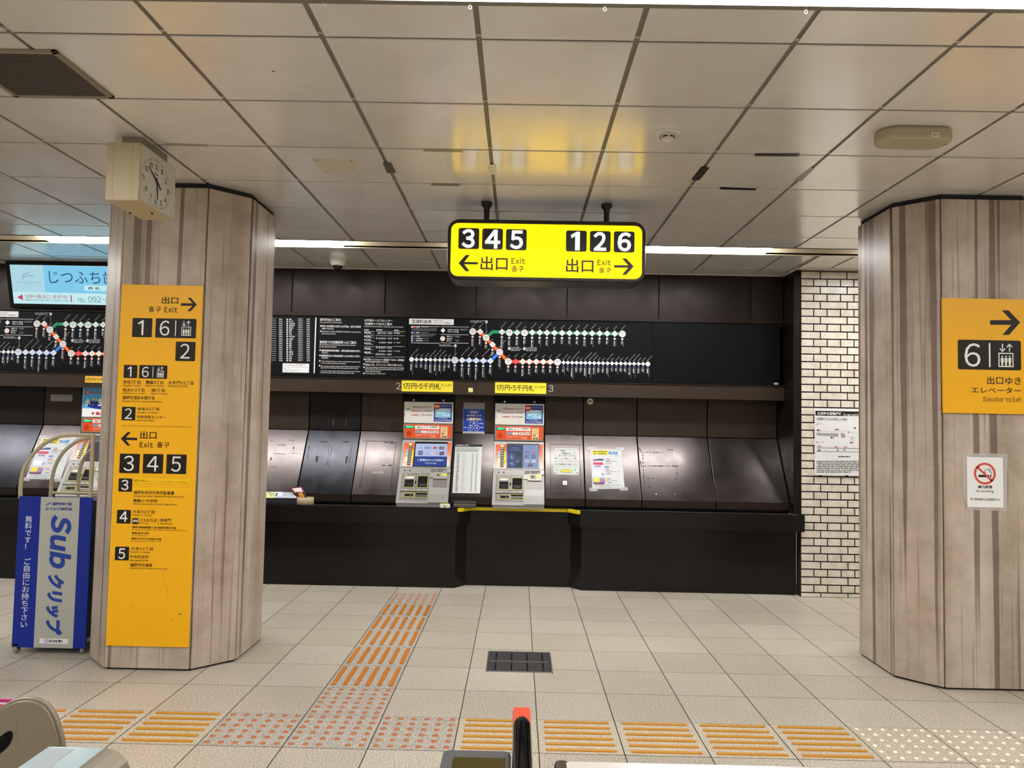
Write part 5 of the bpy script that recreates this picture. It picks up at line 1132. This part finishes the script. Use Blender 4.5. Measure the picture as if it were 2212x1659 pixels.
p = atz(1442, 287, HC); root = thing('smoke_detector', 'round white smoke detector on the ceiling between hanging sign and loudspeaker', 'smoke detector', (p.x, p.y, HC)); DW = mat('detector_white', '#cbc4b6', .4)
b = MB(); b.lathe((p.x, p.y, HC), [(.066, 0), (.066, -.005), (.058, -.011), (.045, -.013)], DW, seg=32); b.build('base', root)
b = MB(); b.lathe((p.x, p.y, HC), [(.036, -.012), (.037, -.022), (.033, -.028), (.033, -.032), (.026, -.042), (0, -.046)], DW, seg=32); b.build('sensor_head', root)
b = MB()
for k in range(6): a = 2*pi*k/6; b.prism([(p.x+.0372*cos(a+q_), p.y+.0372*sin(a+q_), HC-.0235) for q_ in (-.38, 0, .38)]+[(p.x+.034*cos(a), p.y+.034*sin(a), HC-.0235)], (0, 0, -.006), M_MBLK)
b.build('smoke_opening', root)

root = thing('ceiling_loudspeaker', 'long oval beige loudspeaker housing on the ceiling above the yellow elevator sign', 'loudspeaker', (2.98, -.38, HC)); a = atz(1893, 296, HC-.03); e = atz(2050, 300, HC-.03); yc = (a.y+e.y)/2
SPK = mat('speaker_beige', '#a89c82', .5); b = MB(); b.prism([(x, y, HC) for x, y in rrect(a.x, yc-.085, e.x, yc+.085, .083, 10)], (0, 0, -.062), SPK); b.build('housing', root, bevel=.016)
b = MB()
for k in range(6): x = a.x+.08+k*.05; b.lathe((x, yc-.02+.012*(k % 2), HC-.0622), [(.003, 0), (.002, -.001)], K2, seg=6)
b.build('drain_hole', root)
s = Sheet((0, yc-.0856, 0), crop=(1340, 220, 2.537)); s.rect(1707,167,1749,194, flat('#dedbd2'), 1); s.text('119', 1713,172,1726,189, K2, .02); s.ring(1736,179,7,2, K2, 3, 12); s.build('small_label', root)

p = atz(730, 566, HC); p.y = 2.80; q = at(730, 566, 2.80); root = thing('dome_camera', 'small white dome security camera on the ceiling beside the hanging exit sign', 'security camera', (q.x, 2.80, HC))
b = MB(); b.lathe((q.x, 2.80, HC), [(.072, 0), (.072, -.015), (.065, -.045), (.048, -.062)], mat('camera_white', '#d3d0c8', .4), seg=28); b.build('housing', root); b = MB(); b.lathe((q.x, 2.80, HC), [(.047, -.060), (.040, -.080), (.02, -.094), (0, -.097)], M_BLACK, seg=24); b.build('lens_dome', root)

root = thing('ceiling_access_plate', 'beige square access plate with four screws in the ceiling beside the duct tape patch', 'plate', (.01, .27, HC)); x0, x1, y0, y1 = -.105, .13, .145, .395
b = MB(); b.box((x0, y0, HC-.004), (x1, y1, HC), mat('plate_beige', '#cdc3af', .3)); b.build('plate', root, bevel=.0015)
for x in (x0+.018, x1-.018):
    for y in (y0+.018, y1-.018): b = MB(); b.lathe((x, y, HC-.004), [(.006, 0), (.004, -.002)], flat('#6a5a3c'), seg=10); b.build('screw', root)

TPS = [([(826,351),(845,351),(856,373),(836,374)], '#5d5a5c', 'grey duct tape patch on the ceiling joint beside the square access plate'), ([(1054,355),(1072,355),(1074,377),(1056,377)], '#cfcab8', 'whitish tape patch on the ceiling joint above the hanging sign'),
 ([(1515,359),(1533,362),(1510,390),(1493,388)], '#3a3634', 'dark tape patch crossing the ceiling joint, on the hanging sign side of the stained panel'), ([(1752,361),(1760,364),(1731,391),(1714,390)], '#8f8c88', 'mottled silver tape patch on the ceiling joint between stained panel and loudspeaker'),
 ([(1631,331),(1728,331),(1724,338),(1630,337)], '#3b3836', 'long dark tape along the camera side joint of the stained ceiling panel'), ([(1556,404),(1634,407),(1631,411),(1555,409)], '#1c1a1a', 'black tape along the counter side joint of the stained ceiling panel'),
 ([(915,321),(1000,322),(1000,329),(914,327)], '#908c7c', 'thin grey tape along a ceiling joint in the sign glow'), ([(932,396),(993,398),(992,402),(932,401)], '#7a7772', 'thin grey tape along the ceiling joint just before the sign poles'),
 ([(355,309),(447,312),(447,317),(365,314)], '#a39b8c', 'peeling pale tape along the ceiling joint next to the clock')]
for k, (q_, c_, lb) in enumerate(TPS):
    P_ = [atz(u, v, HC-.0006) for u, v in q_]; ctr = sum(P_, Vector())/4; r = thing('tape_patch', lb, 'tape', tuple(ctr), 'tape patches on the ceiling'); b = MB(); b.prism(P_, (0, 0, -.0006), mat('tape_'+c_[1:], c_, .3, .2)); b.build('tape', r)
P_ = atz(590, 154, HC-.0006); r = thing('red_mark', 'tiny dark red round mark on a ceiling panel above the clock', 'mark', tuple(P_)); b = MB(); b.lathe(P_, [(.005, 0), (.005, -.001)], flat('#5a1c14'), seg=10); b.build('mark', r)
for k, (u, v) in enumerate(((700,3), (1017,18), (1306,14), (1743,14))):
    p = atz(u, v, HC); p.y = -1.449; c_ = HC-.001; r = thing('ceiling_hook', '%s small metal ring hook along the near ceiling lamp slot, counted from the clock side' % ORD[k], 'hook', (p.x, p.y, HC), 'ring hooks on the lamp slot')
    b = MB(); b.tube([(p.x, p.y, c_), (p.x, p.y, c_-.006)], .0012, M_STEEL, 6); b.build('shank', r)
    b = MB(); b.tube([(p.x+.005*cos(t*pi/6), p.y, c_-.0135+.0075*sin(t*pi/6)) for t in range(12)], .0012, M_STEEL, 6, True); b.build('ring', r)

# ================================================================== ticket gates in front of the camera
GS = mat('gate_steel', '#a9a294', .33, .85); GBG = mat('gate_beige', '#857a68', .4, .25); GDK = mat('gate_dark_plastic', '#4b4d50', .4)
def gx(u, v, Y): return at(u, v, Y)
YG_ = -2.74
root = thing('ticket_gate', 'ticket gate with a round beige hood and steel end, on the newspaper rack side', 'ticket gate', (.3, -3.2, 0), 'ticket gates')
prof = [(-90,1659),(-60,1570),(0,1527),(30,1512),(60,1507),(88,1513),(108,1530),(122,1555),(131,1585),(137,1615),(140,1720)]
P_ = smooth([gx(u, v, YG_) for u, v in prof], 4); zb_ = .55
pts = P_+[Vector((P_[-1].x, YG_, zb_)), Vector((P_[0].x, YG_, zb_))]; b = MB(); b.prism(pts, (0, .010, 0), GBG); b.build('hood', root, bevel=.003)
c_ = sum(P_, Vector())/len(P_); b = MB(); ins = [c_+(p-c_)*.90 for p in P_]; ins += [Vector((ins[-1].x, YG_, zb_+.01)), Vector((ins[0].x, YG_, zb_+.01))]; b.prism([p+Vector((0, -.004, 0)) for p in ins], (0, .005, 0), GBG); b.build('hood_face', root, bevel=.002)
s = Sheet((0, YG_-.0045, 0), crop=(0, 1480, 6.9125)); s.poly([(-300,820),(0,770),(80,710),(140,680),(180,690),(192,740),(180,810),(140,890),(80,960),(0,1020),(-300,1100)], M_MBLK, 1); s.build('round_opening', root); s.line([(262,270),(232,1237)], 2, flat('#5a4c38'), 0); s.build('seam', root)
b = MB(); b.box((P_[0].x, -3.9, 0), (P_[-1].x-.02, YG_+.04, zb_+.05), GS); b.build('body', root, bevel=.01)
Yb = -2.80; e0, e1 = gx(25, 1659, Yb), gx(97, 1611, Yb); e2, e3 = gx(240, 1614, Yb), gx(285, 1680, Yb)
b = MB(); zt2 = e2.z; out = rrect(e1.x-.02, zt2-.16, e3.x, zt2, .045, 8); b.prism([(x, Yb, z) for x, z in out], (0, -.22, 0), GS); b.build('reader_end', root, bevel=.003)
b = MB(); b.box((e1.x+.01, Yb-.21, zt2), (e2.x-.008, Yb-.006, zt2+.0012), mat('reader_glass', '#a4b8bc', .08, 0, .8)); b.build('reader_glass', root)
b = MB(); b.box((e1.x+.02, Yb-.18, zt2+.0012), (e2.x-.05, Yb-.012, zt2+.0018), flat('#9aa2a4')); b.build('reader_label', root)
s = Sheet((0, -2.6, 0)); r = thing('red_gate_flap', 'red and pink gate flap edge showing behind the round beige hood', 'gate flap', tuple(gx(0, 1520, -2.6))); b = MB()
a = gx(-60, 1507, -2.6); e = gx(34, 1507, -2.6); b.box((a.x, -2.606, a.z-.30), (e.x, -2.602, a.z-.0085), flat('#d83a3a')); b.build('flap', r); b = MB(); b.box((a.x, -2.606, a.z-.005), (e.x, -2.602, a.z), flat('#b8307a')); b.box((a.x, -2.606, a.z-.0085), (e.x, -2.602, a.z-.005), flat('#e8dede')); b.build('edge_stripe', r)
b = MB(); b.box((a.x+.01, -2.615, 0), (a.x+.04, -2.605, a.z-.29), GS); b.build('flap_post', r)

# centre gate: display and rail
root = thing('ticket_gate', 'ticket gate with grey display and red-ended black rail, below the floor grate', 'ticket gate', (1.05, -3.2, 0), 'ticket gates')
zr = 1.0; r0 = atz(1108, 1527, zr); r1_ = atz(1146, 1527, zr); yf = r0.y; RX0, RX1 = r0.x, r1_.x; rc = (RX0+RX1)/2; hw = (RX1-RX0)/2
b = MB(); b.box((RX0, -3.7, zr-.12), (RX1, yf, zr-.004), mat('rail_side', '#6a6350', .3, .6)); b.build('rail_body', root, bevel=.002)
b = MB(); b.box((RX0+.001, -3.7, zr-.004), (RX1-.001, yf-.001, zr), mat('signal_red', '#e04a36', .3)); b.build('red_end', root, bevel=.001)
yb = atz(1128, 1552, zr).y; b = MB(); n = 10; ring = []
prs = []
for j, y in enumerate([yb, yb-.003, yb-.010, yb-.022, yb-.04, -3.7]):
    rr = hw*.98*[.12, .45, .7, .88, 1, 1][j]; prs.append([(rc+rr*cos(pi*k/n), y, zr+max(0, rr*.75*sin(pi*k/n))) for k in range(n+1)])
vs_ = [p for q in prs for p in q]; fs_ = [(i*(n+1)+k, i*(n+1)+k+1, (i+1)*(n+1)+k+1, (i+1)*(n+1)+k) for i in range(5) for k in range(n)]; b.add(vs_, fs_, mat('rail_black', '#060606', .07, 0, .6), True); b.build('black_cover', root)
d0 = atz(958, 1617, .985); d1 = atz(1104, 1617, .985); b = MB(); o = rrect(d0.x, -3.4, d1.x, d0.y, .012, 5); b.prism([(x, y, .93) for x, y in o], (0, 0, .055), GDK); b.build('display_housing', root, bevel=.005)
b = MB(); sy = atz(1040, 1638, .985).y; b.box((atz(978, 1645, .985).x, sy-.2, .985), (atz(1092, 1645, .985).x, sy, .9862), mat('display_olive', '#242210', .2)); b.build('display', root)
b = MB(); b.box((d0.x-.012, -3.7, 0), (RX1, d0.y-.02, .93), GS); b.build('body', root, bevel=.01)

# right gate
root = thing('ticket_gate', 'bright steel gate top along the bottom edge of the photo, below the cream studded tiles', 'ticket gate', (1.5, -3.3, 0), 'ticket gates')
g0 = atz(1200, 1643, 1.0); g1 = atz(2030, 1655, 1.0); yy = (g0.y+g1.y)/2
b = MB(); o = rrect(g0.x, -3.8, g1.x, yy, .03, 8); b.prism([(x, y, .90) for x, y in o], (0, 0, .10), mat('bright_steel_top', '#dcdcde', .22, .35)); b.build('top_cover', root, bevel=.008)
b = MB(); b.box((g0.x-.002, -3.7, .93), (g0.x+.022, yy+.001, 1.001), mat('gate_end_dark', '#3f3434', .3, .3)); b.build('end_cap', root, bevel=.008)
b = MB(); b.box((g0.x+.01, -3.8, 0), (g1.x-.01, yy-.02, .90), GS); b.build('body', root, bevel=.01)
